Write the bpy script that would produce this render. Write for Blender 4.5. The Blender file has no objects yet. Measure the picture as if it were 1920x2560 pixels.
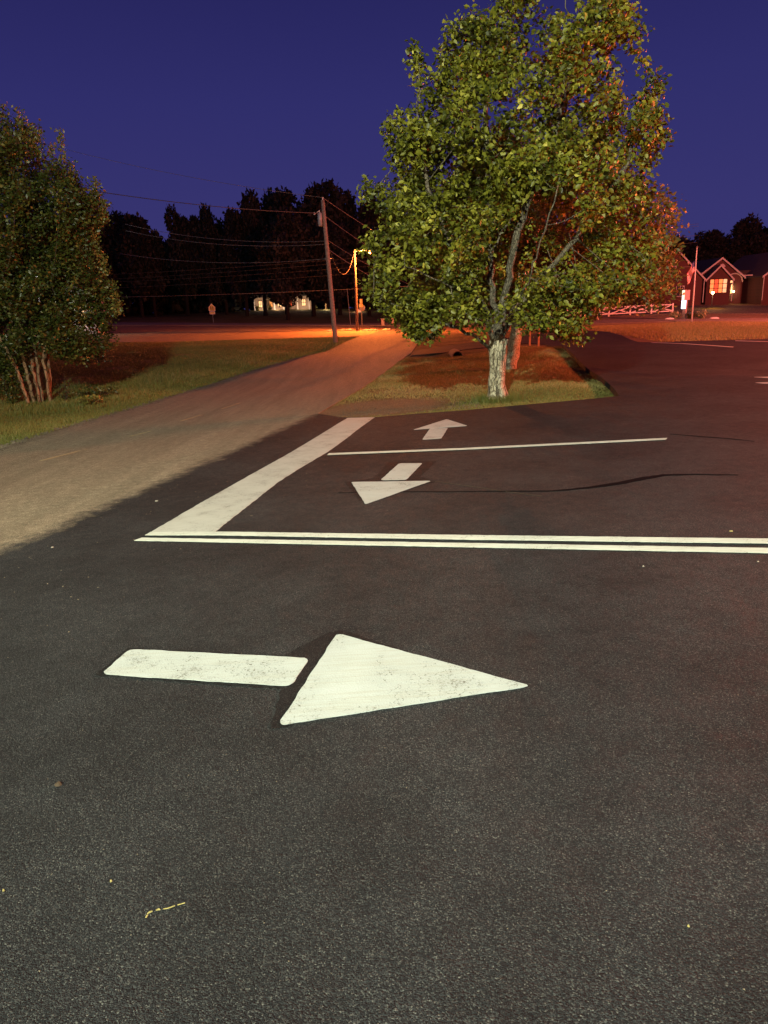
import bpy, bmesh, math, random
import numpy as np
from mathutils import Vector, Matrix

random.seed(7)
rng = np.random.default_rng(11)
C = bpy.context.scene.collection
scene = bpy.context.scene

# ------------------------------------------------------------------ camera
cam_d = bpy.data.cameras.new('camera')
cam = bpy.data.objects.new('camera', cam_d)
C.objects.link(cam)
PITCH, ROLL, FPX = math.atan((1280 - 768) / 1780.0), 0.04, 1780.0
fw = Vector((0, math.cos(PITCH), -math.sin(PITCH)))
up = Vector((0, math.sin(PITCH), math.cos(PITCH)))
rt = Vector((1, 0, 0))
r2 = rt * math.cos(ROLL) - up * math.sin(ROLL)
u2 = up * math.cos(ROLL) + rt * math.sin(ROLL)
cam.matrix_world = Matrix(((r2.x, u2.x, -fw.x, 0), (r2.y, u2.y, -fw.y, 0), (r2.z, u2.z, -fw.z, 1.75), (0, 0, 0, 1)))
cam_d.sensor_fit = 'VERTICAL'
cam_d.sensor_height = 36.0
cam_d.lens = FPX / 2560 * 36.0
cam_d.clip_start = 0.05
cam_d.clip_end = 1500
scene.camera = cam

# ------------------------------------------------------------------ sky (late dusk)
world = bpy.data.worlds.new('World')
scene.world = world
world.use_nodes = True
nt = world.node_tree
nt.nodes.clear()
out = nt.nodes.new('ShaderNodeOutputWorld')
bg = nt.nodes.new('ShaderNodeBackground')
tc = nt.nodes.new('ShaderNodeTexCoord')
sx = nt.nodes.new('ShaderNodeSeparateXYZ')
cr = nt.nodes.new('ShaderNodeValToRGB')
nt.links.new(tc.outputs['Generated'], sx.inputs[0])
nt.links.new(sx.outputs['Z'], cr.inputs[0])
nt.links.new(cr.outputs[0], bg.inputs[0])
nt.links.new(bg.outputs[0], out.inputs[0])
el = cr.color_ramp.elements
el[0].position = 0.0; el[0].color = (0.034, 0.034, 0.150, 1)
el[1].position = 1.0; el[1].color = (0.007, 0.006, 0.040, 1)
for p_, c_ in ((0.10, (0.036, 0.033, 0.152, 1)), (0.24, (0.027, 0.026, 0.136, 1)), (0.42, (0.014, 0.013, 0.085, 1))):
    e = el.new(p_); e.color = c_
bg.inputs[1].default_value = 1.06

# ------------------------------------------------------------------ lamps of the place, and one added fill
def lamp(name, kind, loc, power, color, radius=0.15, target=None, size=None, blend=0.5):
    d = bpy.data.lights.new(name, kind)
    d.energy = power; d.color = color
    d.shadow_soft_size = radius
    o = bpy.data.objects.new(name, d); C.objects.link(o)
    o.location = loc
    if kind == 'SPOT':
        d.spot_size = math.radians(size); d.spot_blend = blend
        o.rotation_euler = (Vector(target) - Vector(loc)).to_track_quat('-Z', 'Y').to_euler()
    return o
FLOOD = (-2.2, -7.0, 8.2)          # floodlight on a pole behind the photographer
lamp('flood_light', 'SPOT', FLOOD, 25500, (0.93, 1.0, 0.78), 0.16, (1.5, 16.0, 2.4), 92, 0.9)
lamp('near_fill', 'POINT', (-2.2, -6.6, 8.0), 2000, (0.93, 1.0, 0.82), 0.16)  # added fill beside the flood, lifts the near asphalt
SOD = (-0.38, 66.6, 6.35)          # sodium street lamp at the road junction
lamp('street_light', 'POINT', SOD, 44000, (1.0, 0.195, 0.03), 0.15)
SOD2 = (24.5, 20.0, 4.6)           # sodium lamp to the right of the lot
lamp('lot_light', 'POINT', SOD2, 34000, (1.0, 0.14, 0.045), 0.18)
SOD3 = (47.0, 58.0, 8.0)           # next street lamp along the main road, right of the view
lamp('road_light', 'POINT', SOD3, 60000, (1.0, 0.17, 0.11), 0.18)

LEFTL = (-12.0, -1.0, 6.2)          # warm yard lamp left of the view, behind the verge
lamp('yard_side_light', 'POINT', LEFTL, 5200, (1.0, 0.80, 0.36), 0.2)

# ------------------------------------------------------------------ colour management
scene.view_settings.view_transform = 'Standard'
scene.view_settings.look = 'None'
scene.view_settings.gamma = 1.0
scene.view_settings.exposure = 0.0
scene.view_settings.use_curve_mapping = False
scene.render.engine = 'CYCLES'
scene.cycles.use_denoising = True
scene.cycles.max_bounces = 4
scene.cycles.diffuse_bounces = 2
scene.cycles.glossy_bounces = 2
scene.cycles.transmission_bounces = 2
scene.cycles.transparent_max_bounces = 4
scene.cycles.sample_clamp_indirect = 4.0
scene.cycles.caustics_reflective = False
scene.cycles.caustics_refractive = False

# ------------------------------------------------------------------ terrain
AX, AY = 0.029069, -0.027677       # the new lot drains away and to the left
CPS = [(-34.02, 100.0, 0.77), (-22.09, 97.0, 0.37), (-11.28, 93.0, 0.05), (1.96, 85.0, -0.33), (21.59, 75.0, -0.72), (37.38, 70.0, -0.92), (-2.84, 50.0, -0.39), (-1.76, 67.0, -0.17), (-6.61, 28.0, -0.86), (-5.1, 37.0, -0.8), (-3.37, 46.0, -0.73), (-0.55, 62.0, -0.34), (3.91, 72.0, -0.5), (-16.9, 52.0, -0.16), (-10.54, 40.0, -0.31), (-21.8, 52.0, 0.03), (-10.54, 32.0, -0.51), (-9.37, 47.0, -0.35), (-11.18, 24.0, -0.73), (-11.16, 21.0, -0.91), (6.98, 23.0, -0.45), (9.52, 37.0, -0.56), (3.61, 33.0, -0.53), (7.6, 35.0, -0.28), (1.75, 37.0, -0.49), (4.93, 42.0, -0.39), (18.27, 34.0, -0.54), (13.01, 35.0, -0.42), (10.58, 19.5, -0.49), (20.85, 48.0, -0.54), (14.75, 48.0, -0.31), (30.96, 72.0, -0.67), (42.65, 80.0, -0.67), (25.14, 82.0, -0.51), (45.65, 100.0, 0.47), (29.95, 100.0, 0.72), (53.15, 100.0, 0.19), (-13.53, 115.0, 0.46), (-19.84, 150.0, 2.15), (-36.86, 115.0, 1.37), (-47.96, 150.0, 2.15), (6.29, 115.0, -0.3)]
CPS += [(x, y, AX * x + AY * y) for x in (-14, -9, -4, 0, 4, 9, 14) for y in (0, 6, 12, 18)]
CPS = np.array(CPS)
def _tps():
    X = CPS[:, :2] / 50; n = len(X)
    r = np.hypot(*(X[:, None] - X[None]).transpose(2, 0, 1))
    K = np.where(r > 0, r * r * np.log(r + 1e-12), 0) + np.eye(n) * 0.6e-3
    P = np.c_[np.ones(n), X]
    A = np.block([[K, P], [P.T, np.zeros((3, 3))]])
    return X, np.linalg.solve(A, np.r_[CPS[:, 2], 0, 0, 0])
TX, TS = _tps()
def HH(x, y):
    x = np.atleast_1d(np.asarray(x, float)); y = np.atleast_1d(np.asarray(y, float))
    xc = np.clip(x, -75, 60); yc = np.clip(y, -20, 150)
    z = np.empty(len(x))
    for a in range(0, len(x), 20000):
        s = slice(a, a + 20000)
        r2_ = (xc[s, None] / 50 - TX[:, 0]) ** 2 + (yc[s, None] / 50 - TX[:, 1]) ** 2
        k = 0.5 * r2_ * np.log(r2_ + 1e-24)
        z[s] = k @ TS[:-3] + TS[-3] + TS[-2] * xc[s] / 50 + TS[-1] * yc[s] / 50
    d = np.hypot(x, y); t = np.clip((d - 16) / 10, 0, 1); t = t * t * (3 - 2 * t)
    tn = np.clip(d / 30, 0, 1)
    near = AX * np.clip(x, -40, 40) + AY * np.clip(y, -30, 60)
    t = np.where(y < 0, np.clip(t, 0, 0.0), t)
    return near * (1 - t) + z * t - 0.038      # the paved surface lies 0.04 above this base
DITCH = np.array([(4.9, 15.4), (5.57, 17.03), (6.3, 20.32), (6.79, 23.14), (7.53, 27.19), (8.07, 30.21), (8.6, 33.6), (8.9, 36.6)])
def HG(x, y):
    """turf level: the island dips just inside its right edge"""
    x = np.atleast_1d(np.asarray(x, float)); y = np.atleast_1d(np.asarray(y, float))
    e = np.interp(y, DITCH[:, 1], DITCH[:, 0]); d = x - e
    f = np.where(d > 0, np.exp(-(d / .5) ** 2), np.exp(-(d / .75) ** 2)) * np.clip((y - 14.8) / 1.2, 0, 1) * np.clip((37.5 - y) / 2, 0, 1)
    return HH(x, y) - .12 * f
def H(x, y):
    return float(HH([x], [y])[0])

# ------------------------------------------------------------------ materials
def new_mat(name):
    m = bpy.data.materials.new(name); m.use_nodes = True
    n = m.node_tree; b = n.nodes['Principled BSDF']
    return m, n, b
def nd(n, t, **kw):
    x = n.nodes.new(t)
    for k, v in kw.items(): setattr(x, k, v)
    return x
def noise(n, scale, detail=4, rough=0.6, vec=None):
    x = nd(n, 'ShaderNodeTexNoise'); x.inputs['Scale'].default_value = scale
    x.inputs['Detail'].default_value = detail; x.inputs['Roughness'].default_value = rough
    if vec is None:
        vec = nd(n, 'ShaderNodeTexCoord').outputs['Object']
    n.links.new(vec, x.inputs['Vector'])
    return x.outputs['Fac']
def ramp(n, src, stops):
    r = nd(n, 'ShaderNodeValToRGB'); e = r.color_ramp.elements
    while len(e) < len(stops): e.new(0.5)
    for q, (p, c) in zip(e, stops):
        q.position = p; q.color = (c[0], c[1], c[2], 1) if hasattr(c, '__len__') else (c, c, c, 1)
    n.links.new(src, r.inputs[0])
    return r.outputs[0]
def mix(n, fac, a, b, mode='MIX'):
    x = nd(n, 'ShaderNodeMix', data_type='RGBA', blend_type=mode)
    for s, v in ((x.inputs['Factor'], fac), (x.inputs['A'], a), (x.inputs['B'], b)):
        if hasattr(v, 'is_output') or isinstance(v, bpy.types.NodeSocket): n.links.new(v, s)
        elif isinstance(v, (int, float)): s.default_value = v
        else: s.default_value = (*v, 1)
    return x.outputs['Result']
def mth(n, op, a, b=0.0, clamp=False):
    x = nd(n, 'ShaderNodeMath', operation=op, use_clamp=clamp)
    for s, v in ((x.inputs[0], a), (x.inputs[1], b)):
        if isinstance(v, bpy.types.NodeSocket): n.links.new(v, s)
        else: s.default_value = v
    return x.outputs[0]
def attr(n, name):
    x = nd(n, 'ShaderNodeAttribute', attribute_name=name); return x.outputs['Fac']
def bump(n, b, h, strength=0.5, dist=0.01):
    x = nd(n, 'ShaderNodeBump'); x.inputs['Strength'].default_value = strength
    x.inputs['Distance'].default_value = dist
    n.links.new(h, x.inputs['Height']); n.links.new(x.outputs[0], b.inputs['Normal'])
def simple(name, col, rough=0.6, metal=0.0, var=0.25, scale=6.0, bmp=0.0):
    m, n, b = new_mat(name)
    f = noise(n, scale, 5)
    dark = tuple(c * (1 - var) for c in col); lite = tuple(min(1, c * (1 + var)) for c in col)
    n.links.new(ramp(n, f, [(0.3, dark), (0.7, lite)]), b.inputs['Base Color'])
    b.inputs['Roughness'].default_value = rough; b.inputs['Metallic'].default_value = metal
    if bmp: bump(n, b, f, bmp, 0.02)
    return m
def glow(name, col, strength):
    m, n, b = new_mat(name)
    b.inputs['Base Color'].default_value = (*[min(c, 0.8) for c in col], 1)
    b.inputs['Emission Color'].default_value = (*col, 1)
    b.inputs['Emission Strength'].default_value = strength
    return m

def pavement_mat(name, dark=1.0):
    """Old tan aggregate road, or new sealed asphalt, blended by the 'old' attribute of the sheet."""
    m, n, b = new_mat(name)
    co = nd(n, 'ShaderNodeTexCoord').outputs['Object']
    vor = nd(n, 'ShaderNodeTexVoronoi', feature='F1'); vor.inputs['Scale'].default_value = 230
    n.links.new(co, vor.inputs['Vector'])
    vor2 = nd(n, 'ShaderNodeTexVoronoi', feature='F1'); vor2.inputs['Scale'].default_value = 90
    n.links.new(co, vor2.inputs['Vector'])
    sepc = nd(n, 'ShaderNodeSeparateColor'); n.links.new(vor.outputs['Color'], sepc.inputs[0])
    stone = sepc.outputs[0]
    fine = noise(n, 260, 2, 0.7, co)
    med = noise(n, 9, 5, 0.65, co)
    big = noise(n, 0.55, 4, 0.6, co)
    # new asphalt: black binder with a few pale stones
    asp = ramp(n, stone, [(0.0, (0.0100, 0.0116, 0.0136)), (0.5, (0.0172, 0.0192, 0.0214)), (0.82, (0.032, 0.0350, 0.0368)), (0.97, (0.060, 0.062, 0.060)), (1.0, (0.105, 0.106, 0.098))])
    asp = mix(n, 1.0, asp, ramp(n, fine, [(0.3, 0.62), (0.75, 1.35)]), 'MULTIPLY')
    asp = mix(n, 1.0, asp, ramp(n, big, [(0.33, 0.74), (0.66, 1.28)]), 'MULTIPLY')
    asp = mix(n, 1.0, asp, ramp(n, noise(n, 2.6, 6, 0.7, co), [(0.35, 0.84), (0.65, 1.14)]), 'MULTIPLY')
    if dark != 1.0: asp = mix(n, 1.0, asp, (dark, dark, dark), 'MULTIPLY')
    # old road: worn tan aggregate
    old = ramp(n, stone, [(0.0, (0.10, 0.084, 0.062)), (0.5, (0.20, 0.168, 0.122)), (1.0, (0.44, 0.37, 0.26))])
    old = mix(n, 1.0, old, ramp(n, med, [(0.3, 0.72), (0.7, 1.22)]), 'MULTIPLY')
    st = nd(n, 'ShaderNodeMapping'); st.inputs['Rotation'].default_value = (0, 0, 0.14); st.inputs['Scale'].default_value = (2.6, 0.16, 1)
    n.links.new(co, st.inputs['Vector'])
    track = noise(n, 1.0, 5, 0.6, st.outputs[0])
    old = mix(n, 1.0, old, ramp(n, track, [(0.32, 0.84), (0.68, 1.12)]), 'MULTIPLY')
    a = attr(n, 'old')
    edge = mth(n, 'ADD', a, mth(n, 'MULTIPLY', mth(n, 'SUBTRACT', noise(n, 4.5, 7, 0.78, co), 0.5), 1.1))
    f = ramp(n, edge, [(0.25, 0.0), (0.75, 1.0)])
    col = mix(n, f, asp, old)
    n.links.new(col, b.inputs['Base Color'])
    n.links.new(ramp(n, med, [(0.3, 0.72), (0.7, 0.92)]), b.inputs['Roughness'])
    b.inputs['Specular IOR Level'].default_value = 0.12
    h = mth(n, 'ADD', mth(n, 'MULTIPLY', vor.outputs['Distance'], -0.7), mth(n, 'MULTIPLY', fine, 0.5))
    h = mth(n, 'ADD', h, mth(n, 'MULTIPLY', vor2.outputs['Distance'], -0.6))
    bump(n, b, h, 1.0, 0.0055)
    return m
M_PAVE = pavement_mat('pavement')
M_TAR2 = pavement_mat('blackout_sealer', 0.5)

def paint_mat(name, wear=0.5, tint=(0.38, 0.42, 0.41)):
    m, n, b = new_mat(name)
    co = nd(n, 'ShaderNodeTexCoord').outputs['Object']
    vor = nd(n, 'ShaderNodeTexVoronoi', feature='F1'); vor.inputs['Scale'].default_value = 105
    n.links.new(co, vor.inputs['Vector'])
    sc = noise(n, 75, 6, 0.8, co)
    pch = noise(n, 3.2, 5, 0.7, co)
    crk = nd(n, 'ShaderNodeTexVoronoi', feature='DISTANCE_TO_EDGE'); crk.inputs['Scale'].default_value = 14
    dis = nd(n, 'ShaderNodeMapping'); n.links.new(co, dis.inputs['Vector'])
    wv = nd(n, 'ShaderNodeTexNoise'); wv.inputs['Scale'].default_value = 12; n.links.new(co, wv.inputs['Vector'])
    ad = nd(n, 'ShaderNodeVectorMath', operation='MULTIPLY_ADD'); n.links.new(wv.outputs['Color'], ad.inputs[0])
    ad.inputs[1].default_value = (0.13, 0.13, 0.13); n.links.new(co, ad.inputs[2]); n.links.new(ad.outputs[0], crk.inputs['Vector'])
    cracks = mth(n, 'LESS_THAN', crk.outputs['Distance'], 0.022)
    cracks = mth(n, 'MULTIPLY', cracks, mth(n, 'GREATER_THAN', sc, 0.53))
    worn = mth(n, 'GREATER_THAN', mth(n, 'ADD', mth(n, 'MULTIPLY', sc, 0.7), mth(n, 'MULTIPLY', pch, 0.55)), 0.775 - 0.06 * wear)
    worn = mth(n, 'MAXIMUM', mth(n, 'MULTIPLY', worn, 0.75), mth(n, 'MULTIPLY', cracks, mth(n, 'GREATER_THAN', pch, 0.5)))
    scrape = nd(n, 'ShaderNodeMapping'); scrape.inputs['Scale'].default_value = (3, 60, 3); scrape.inputs['Rotation'].default_value = (0, 0, 0.33)
    n.links.new(co, scrape.inputs['Vector'])
    scr = noise(n, 1.0, 4, 0.6, scrape.outputs[0])
    base = mix(n, ramp(n, pch, [(0.35, 0), (0.68, 1)]), tint, tuple(c * 0.84 for c in tint))
    base = mix(n, mth(n, 'MULTIPLY', ramp(n, scr, [(0.46, 0.0), (0.66, 1.0)]), 0.36), base, (0.30, 0.29, 0.22))
    col = mix(n, worn, base, (0.10, 0.098, 0.075))
    n.links.new(col, b.inputs['Base Color'])
    b.inputs['Roughness'].default_value = 0.75
    h = mth(n, 'ADD', mth(n, 'MULTIPLY', vor.outputs['Distance'], -0.7), mth(n, 'MULTIPLY', sc, 0.4))
    bump(n, b, h, 0.6, 0.004)
    return m
M_PAINT = paint_mat('white_paint', 0.8)
M_BAR = paint_mat('scuffed_bar_paint', 1.0, (0.42, 0.435, 0.40))
M_LINE = paint_mat('line_paint', 0.0, (0.54, 0.58, 0.52))

M_DASH = paint_mat('faded_yellow_paint', 1.5, (0.36, 0.26, 0.12))
def ground_mat():
    m, n, b = new_mat('grass_ground')
    co = nd(n, 'ShaderNodeTexCoord').outputs['Object']
    a = noise(n, 0.45, 5, 0.65, co); c = noise(n, 7, 6, 0.7, co); d = noise(n, 45, 4, 0.75, co)
    st = nd(n, 'ShaderNodeMapping'); st.inputs['Scale'].default_value = (0.10, 0.9, 1); st.inputs['Rotation'].default_value = (0, 0, 0.12)
    n.links.new(co, st.inputs['Vector'])
    streak = noise(n, 1.0, 5, 0.65, st.outputs[0])
    green = mix(n, ramp(n, c, [(0.35, 0), (0.65, 1)]), (0.06, 0.068, 0.014), (0.12, 0.11, 0.03))
    dry = mix(n, ramp(n, c, [(0.35, 0), (0.65, 1)]), (0.15, 0.105, 0.045), (0.25, 0.19, 0.09))
    dirt_and_glow = mix(n, ramp(n, d, [(0.35, 0), (0.62, 1)]), (0.12, 0.080, 0.045), (0.33, 0.245, 0.145))  # bare soil, and the pale tone that carries painted lamp glow
    f = mth(n, 'ADD', mth(n, 'MULTIPLY', a, 0.6), mth(n, 'MULTIPLY', streak, 0.5))
    col = mix(n, ramp(n, f, [(0.44, 0), (0.66, 0.85)]), green, dry)
    col = mix(n, ramp(n, mth(n, 'ADD', attr(n, 'dirt_and_glow'), mth(n, 'MULTIPLY', mth(n, 'SUBTRACT', c, 0.5), 0.6)), [(0.3, 0), (0.7, 1)]), col, dirt_and_glow)
    col = mix(n, 1.0, col, ramp(n, d, [(0.3, 0.55), (0.72, 1.35)]), 'MULTIPLY')
    n.links.new(col, b.inputs['Base Color']); b.inputs['Roughness'].default_value = 0.95
    b.inputs['Specular IOR Level'].default_value = 0.1
    bump(n, b, mth(n, 'ADD', d, mth(n, 'MULTIPLY', c, 1.5)), 0.9, 0.06)
    return m
M_GROUND = ground_mat()

def leaf_mat(name, dark, light, pale, rough=0.42, trans=0.25):
    m, n, b = new_mat(name)
    t = attr(n, 'tint')
    col = ramp(n, t, [(0.0, dark), (0.55, light), (1.0, pale)])
    n.links.new(col, b.inputs['Base Color']); b.inputs['Roughness'].default_value = rough
    b.inputs['Specular IOR Level'].default_value = 0.45
    tr = nd(n, 'ShaderNodeBsdfTranslucent'); n.links.new(col, tr.inputs[0])
    ms = nd(n, 'ShaderNodeMixShader'); ms.inputs[0].default_value = trans
    n.links.new(b.outputs[0], ms.inputs[1]); n.links.new(tr.outputs[0], ms.inputs[2])
    n.links.new(ms.outputs[0], n.nodes['Material Output'].inputs[0])
    return m
M_LEAF = leaf_mat('pear_leaves', (0.034, 0.044, 0.005), (0.215, 0.215, 0.018), (0.55, 0.50, 0.09), 0.5, 0.22)
M_LEAF2 = leaf_mat('far_pear_leaves', (0.09, 0.085, 0.018), (0.19, 0.18, 0.035), (0.34, 0.30, 0.09))
M_MYRT = leaf_mat('myrtle_leaves', (0.020, 0.034, 0.006), (0.068, 0.084, 0.014), (0.25, 0.21, 0.05))
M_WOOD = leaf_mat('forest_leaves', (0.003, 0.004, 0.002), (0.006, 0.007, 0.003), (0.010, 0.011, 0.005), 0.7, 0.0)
M_GRASS = leaf_mat('grass_blades', (0.065, 0.088, 0.014), (0.165, 0.165, 0.032), (0.36, 0.28, 0.11), 0.6, 0.2)
M_FLOWER = leaf_mat('pale_hydrangea', (0.12, 0.14, 0.05), (0.35, 0.36, 0.18), (0.65, 0.62, 0.42), 0.7, 0.1)

def bark_mat(name, dark, mid, lite, scale=9):
    m, n, b = new_mat(name)
    co = nd(n, 'ShaderNodeTexCoord').outputs['Object']
    mp = nd(n, 'ShaderNodeMapping'); mp.inputs['Scale'].default_value = (1, 1, 0.42); n.links.new(co, mp.inputs['Vector'])
    v = nd(n, 'ShaderNodeTexVoronoi', feature='DISTANCE_TO_EDGE'); v.inputs['Scale'].default_value = scale * 2.2
    wv = nd(n, 'ShaderNodeTexNoise'); wv.inputs['Scale'].default_value = 9; wv.inputs['Detail'].default_value = 5
    n.links.new(mp.outputs[0], wv.inputs['Vector'])
    ad = nd(n, 'ShaderNodeVectorMath', operation='MULTIPLY_ADD'); n.links.new(wv.outputs['Color'], ad.inputs[0])
    ad.inputs[1].default_value = (0.12, 0.12, 0.12); n.links.new(mp.outputs[0], ad.inputs[2])
    n.links.new(ad.outputs[0], v.inputs['Vector'])
    fu = noise(n, 28, 5, 0.7, mp.outputs[0])
    plate = ramp(n, v.outputs['Distance'], [(0.0, 0.0), (0.11, 1.0)])
    col = mix(n, plate, dark, mix(n, ramp(n, fu, [(0.38, 0), (0.62, 1)]), mid, lite))
    n.links.new(col, b.inputs['Base Color']); b.inputs['Roughness'].default_value = 0.9
    h = mth(n, 'ADD', mth(n, 'MULTIPLY', plate, 0.8), mth(n, 'MULTIPLY', fu, 0.5))
    bump(n, b, h, 0.9, 0.025)
    return m
M_BARK = bark_mat('lichened_bark', (0.12, 0.095, 0.06), (0.36, 0.30, 0.19), (0.60, 0.54, 0.40))
M_LIMB = bark_mat('young_limb_bark', (0.05, 0.038, 0.024), (0.12, 0.092, 0.058), (0.20, 0.17, 0.115))
M_MBARK = bark_mat('smooth_tan_bark', (0.07, 0.04, 0.02), (0.21, 0.11, 0.055), (0.30, 0.18, 0.10), 3)
M_DBARK = simple('dark_bark', (0.05, 0.035, 0.02), 0.95, 0, 0.4, 3, 0.6)
M_POLE = simple('creosoted_pole_wood', (0.24, 0.165, 0.13), 0.85, 0, 0.4, 12, 0.4)
M_STEEL = simple('galvanised_steel', (0.16, 0.16, 0.165), 0.5, 0.4, 0.12, 10)
M_GREY = simple('grey_enamel', (0.30, 0.30, 0.31), 0.5, 0.2, 0.1)
M_WIRE = simple('cable_black', (0.07, 0.06, 0.055), 0.5)
M_WIREL = simple('cable_grey', (0.16, 0.14, 0.13), 0.6)
M_WHITE = simple('white_board', (0.62, 0.60, 0.58), 0.6, 0, 0.08, 3)
M_BLACK = simple('black_print', (0.015, 0.015, 0.015), 0.7, 0, 0.1)
M_YSIGN = simple('yellow_green_sign', (0.62, 0.50, 0.12), 0.4, 0, 0.05)
M_RSIGN = simple('red_sign_sheet', (0.50, 0.03, 0.03), 0.4, 0, 0.05)
M_CONC = simple('concrete', (0.34, 0.32, 0.29), 0.85, 0, 0.2, 8, 0.3)
M_ROOF = simple('asphalt_shingle', (0.035, 0.03, 0.03), 0.9, 0, 0.3, 3, 0.3)
M_TRIM = simple('white_trim', (0.40, 0.38, 0.38), 0.6, 0, 0.06)
M_HYD = simple('cream_stone', (0.3, 0.26, 0.22), 0.8, 0, 0.2, 6, 0.3)
M_STAKE = simple('raw_timber', (0.36, 0.25, 0.14), 0.8, 0, 0.25, 14, 0.2)
M_PIPE = simple('concrete_pipe', (0.12, 0.10, 0.08), 0.9, 0, 0.25, 9, 0.3)
M_YEL = simple('yellow_paint_spill', (0.30, 0.25, 0.09), 0.6, 0, 0.2, 40)
M_LITTER = simple('dry_leaf', (0.045, 0.028, 0.014), 0.8, 0, 0.3, 20)
M_PALEBIT = simple('pale_chip', (0.30, 0.28, 0.23), 0.7, 0, 0.2, 20)
M_TAR = simple('crack_sealant', (0.004, 0.004, 0.005), 0.8, 0, 0.2, 12)
M_TAR.node_tree.nodes['Principled BSDF'].inputs['Specular IOR Level'].default_value = 0.02
M_SODIUM = glow('sodium_bulb_glow', (1.0, 0.32, 0.07), 26)
M_WARM = glow('warm_window_glow', (1.0, 0.36, 0.10), .8)
M_WARM2 = glow('pale_window_glow', (1.0, 0.60, 0.30), .8)
M_WARM3 = glow('red_window_glow', (1.0, 0.14, 0.05), 0.5)
M_BULB = glow('warm_bulb_glow', (1.0, 0.62, 0.3), 14)
M_LED = glow('blue_white_led_glow', (0.62, 0.68, 1.0), 3.5)
M_LEDT = glow('top_sign_face_glow', (0.85, 1.0, 0.72), 1.3)
M_DIMW = simple('dark_window_glass', (0.02, 0.02, 0.025), 0.15, 0, 0.1)
M_SIDE = simple('cream_siding', (0.36, 0.28, 0.22), 0.8, 0, 0.1)

def brick_mat():
    m, n, b = new_mat('red_brick')
    co = nd(n, 'ShaderNodeTexCoord').outputs['Object']
    mp = nd(n, 'ShaderNodeMapping'); mp.inputs['Rotation'].default_value = (math.radians(90), 0, 0); n.links.new(co, mp.inputs['Vector'])
    br = nd(n, 'ShaderNodeTexBrick'); br.inputs['Scale'].default_value = 4.5
    br.inputs['Color1'].default_value = (0.07, 0.017, 0.014, 1); br.inputs['Color2'].default_value = (0.045, 0.013, 0.012, 1)
    br.inputs['Mortar'].default_value = (0.08, 0.045, 0.04, 1)
    n.links.new(mp.outputs[0], br.inputs['Vector']); n.links.new(br.outputs['Color'], b.inputs['Base Color'])
    b.inputs['Roughness'].default_value = 0.9
    return m
M_BRICK = brick_mat()

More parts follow.
